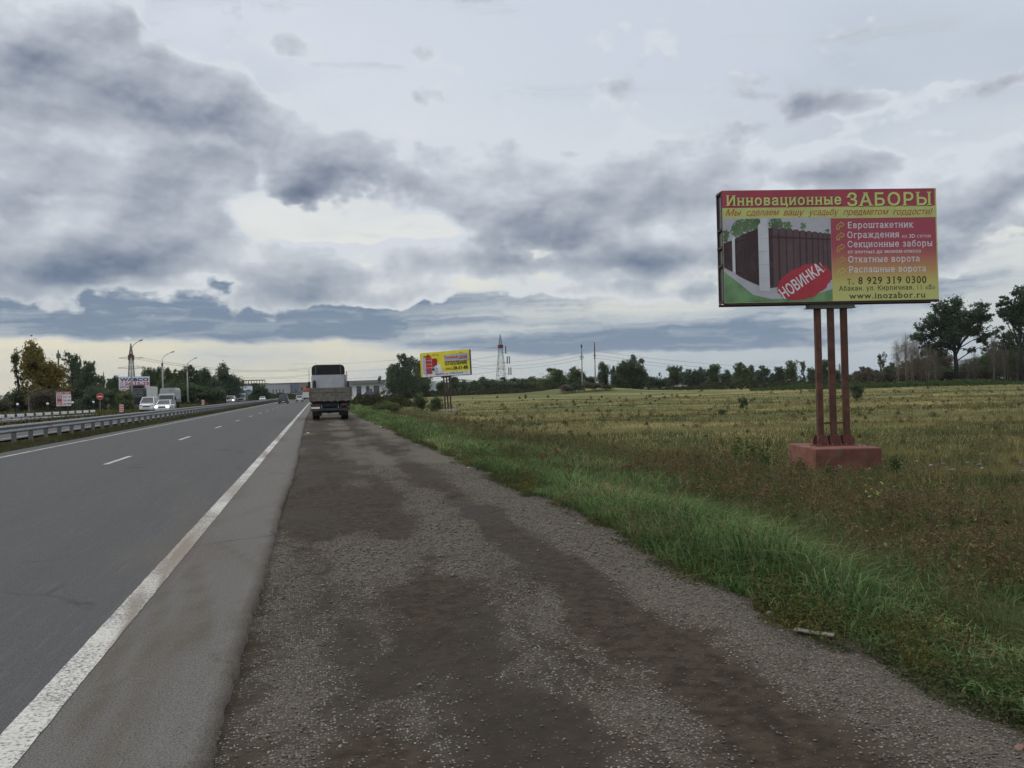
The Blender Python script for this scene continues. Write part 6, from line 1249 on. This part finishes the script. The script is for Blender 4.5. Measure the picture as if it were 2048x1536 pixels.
    m = MB(); pts = [(-.50, .38), (-.1, .41), (.1, .43), (.48, .45), (.48, .36), (.1, .345), (-.05, .355), (-.52, .33)]; m.prism(pts, lambda a, b_: (a-.02, .30, b_), lambda a, b_: (a-.02, .33, b_)); m.build('underrun_bar', paper, e)
    for s_ in (-1, 1):
        for dx_ in (1.02, .79): wheel(e, s_*dx_, 1.55, .5, .225, M['galv_dark'])
        wheel(e, s_*1.0, 6.9, .5, .28, M['galv_dark'])
        m = MB(); m.box((s_*.84, 1.0, .50), (.60, .03, .5)); m.build('mud_flap', M['rubber'], e); m = MB(); m.box((s_*.84, 1.55, 1.1), (.7, 1.3, .04)); m.build('mudguard', M['black'], e)
    m = MB(); m.tube([(-1.0, 1.55, .5), (1.0, 1.55, .5)], .08, 8); m.rbox((0, 1.55, .5), (.4, .4, .38), .1); m.build('rear_axle', fr, e)
    m = MB(); m.rbox((.85, 3.6, .72), (.5, 1.0, .5), .06); m.build('fuel_tank', fr, e)
lorry()
# ---- box lorries on the far side
def box_lorry(name, label, x, y, rz, cabm, boxm, Wd=2.4, Hc=2.4, Hb=3.4, Lb=5., Lc=1.9, zb=1.0, tent=False, scale=1., group='lorries and vans', lights=False):
    e = empty(name, (x, y, 0), rz, label, 'lorry', group); h = Wd/2
    m = MB(); rings = []
    for yy, z0, z1, k in ((Lc, .45, .98*Hc*.55, .94), (Lc-.06, .4, Hc*.52, 1.), (Lc-.35, .4, Hc*.93, .96), (Lc-.6, .4, Hc, .95), (0, .4, Hc, .95)): rings.append([(-h*k, yy, z0), (h*k, yy, z0), (h*k, yy, z1-.08), (h*k*.93, yy, z1), (-h*k*.93, yy, z1), (-h*k, yy, z1-.08)])
    m.loft(rings); m.build('cab', cabm, e, bevel=.02)
    m = MB(); m.add([(-h*.86, Lc-.065+.02, Hc*.55), (h*.86, Lc-.045, Hc*.55), (h*.82, Lc-.32, Hc*.90), (-h*.82, Lc-.32, Hc*.90)], [(0, 1, 2, 3)]); m.build('windscreen', M['glass'], e)
    for s_ in (-1, 1):
        m = MB(); m.box((s_*h*.965, Lc*.5, Hc*.72), (.03, Lc*.45, Hc*.26)); m.build('side_window', M['glass'], e); m = MB(); m.rbox((s_*h*.72, Lc+.01, Hc*.28), (.3, .08, .18), .03); m.build('headlight', M['lamp_on'] if lights else M['chrome'], e); m = MB(); m.rbox((s_*(h+.12), Lc-.15, Hc*.7), (.14, .08, .4), .03); m.build('mirror', M['black'], e)
        for yy in (Lc-.9, -Lb*.72): wheel(e, s_*(h-.16), yy, .42 if Wd > 2.2 else .36, .26, M['galv_dark'])
    m = MB(); m.box((0, Lc+.03, .5), (Wd*.96, .12, .26)); m.build('front_bumper', M['galv_dark'], e); m = MB(); m.box((0, Lc+.01, Hc*.38), (Wd*.6, .05, Hc*.14)); m.build('grille', M['black'], e)
    m = MB(); m.box((0, (Lc-Lb)/2-.3, .72), (.9, Lb+Lc-.6, .2)); m.build('chassis_rail', M['black'], e); m = MB()
    if tent:
        rg = [(-h, zb), (h, zb), (h, Hb-.35), (h*.86, Hb), (-h*.86, Hb), (-h, Hb-.35)]; m.prism(rg, lambda a, b_: (a, -.15, b_), lambda a, b_: (a, -Lb, b_)); bx = m.build('tarp_cover', boxm, e, bevel=.02)
        m = MB(); m.box((-h*.3, -.14, Hb-.55), (.05, .04, .9)); m.build('tarp_rib', M['steel'], bx); m = MB(); m.box((0, -Lb/2-.1, zb+.2), (Wd+.06, Lb, .42)); m.build('side_board', M['galv_dark'], e)
    else: m.box((0, -.25-Lb/2, (zb+Hb)/2), (Wd+.06, Lb, Hb-zb)); m.build('cargo_box', boxm, e, bevel=.02)
    return e
silv = pm('grey_tarpaulin', (.34, .36, .37), .6, 0, .15, 1, .1, (.2, .2, .2, 1), .4); dkc = pm('dark_cab_paint', (.03, .027, .035), .4, .1, .1, 1); wbx = pm('white_cargo_box', (.60, .62, .60), .5, 0, .05, .6)
x, y = onroad(277, 143); semi = box_lorry('box_lorry', 'dark cabbed articulated lorry with a long white box parked under the blue and red billboard', x, y, PI+.02, dkc, wbx, 2.5, 3.4, 3.62, 11., 2.1, 1.1)
m = MB(); m.rbox((0, .9, 3.62), (2.2, 1.3, .5), .15); m.build('roof_deflector', dkc, semi); m = MB(); m.box((0, 2.16, 2.45), (1.9, .03, .06)); m.build('chrome_trim', M['chrome'], semi)
x, y = onroad(336, 122); box_lorry('tented_lorry', 'small lorry with a grey tarpaulin cover following the two white cars', x, y, PI, pm('grey_cab', (.3, .31, .33), .4), silv, 2.15, 2.2, 3.0, 4.2, 1.7, 1.05, True)
x, y = onroad(483, 216); box_lorry('light_lorry', 'pale light lorry with a dark load following the microbus', x, y, PI, pm('pale_cab', (.42, .45, .47), .4), pm('dark_load', (.08, .10, .13), .7), 2.1, 2.3, 2.35, 3.6, 1.8, 1.0)
x, y = onroad(613, 262); e = box_lorry('box_lorry', 'white box lorry with an orange red load driving away just left of the parked lorry', x, y, 0, redp, wbx, 2.1, 2.3, 2.35, 4., 1.8, .75); m = MB(); m.rbox((-.0, -2., 2.85), (1.9, 3.4, .95), .15); m.build('red_load', pm('orange_red', (.34, .09, .05), .7), e)
for u, D, l in ((590, 400, 'dark lorry far up the road with a pale cab roof'), (597.5, 380, 'second dark lorry far up the road, nearer the warehouses')):
    x, y = onroad(u, D); box_lorry('box_lorry', l, x, y, PI, dkp, dkp, 2.3, 2.5, 2.9, 5.)
# ---------------------------------------------------------------- air: the far hills fade to blue
hz = MB(); hz.box((0, 3000, 113), (15000, 7300, 236)); hm_ = bpy.data.materials.new('haze_air'); hm_.use_nodes = True; T = NT(hm_.node_tree); T.n.clear()
v_ = T.node('ShaderNodeVolumePrincipled'); v_.inputs['Color'].default_value = (.78, .86, .95, 1); v_.inputs['Density'].default_value = 7e-5; v_.inputs['Anisotropy'].default_value = 0.
o_ = T.node('ShaderNodeOutputMaterial'); T.l.new(v_.outputs[0], o_.inputs['Volume']); hm_.volume_intersection_method = 'FAST' if hasattr(hm_, 'volume_intersection_method') else None
o = hz.build('haze', hm_); tag(o, kind='stuff')
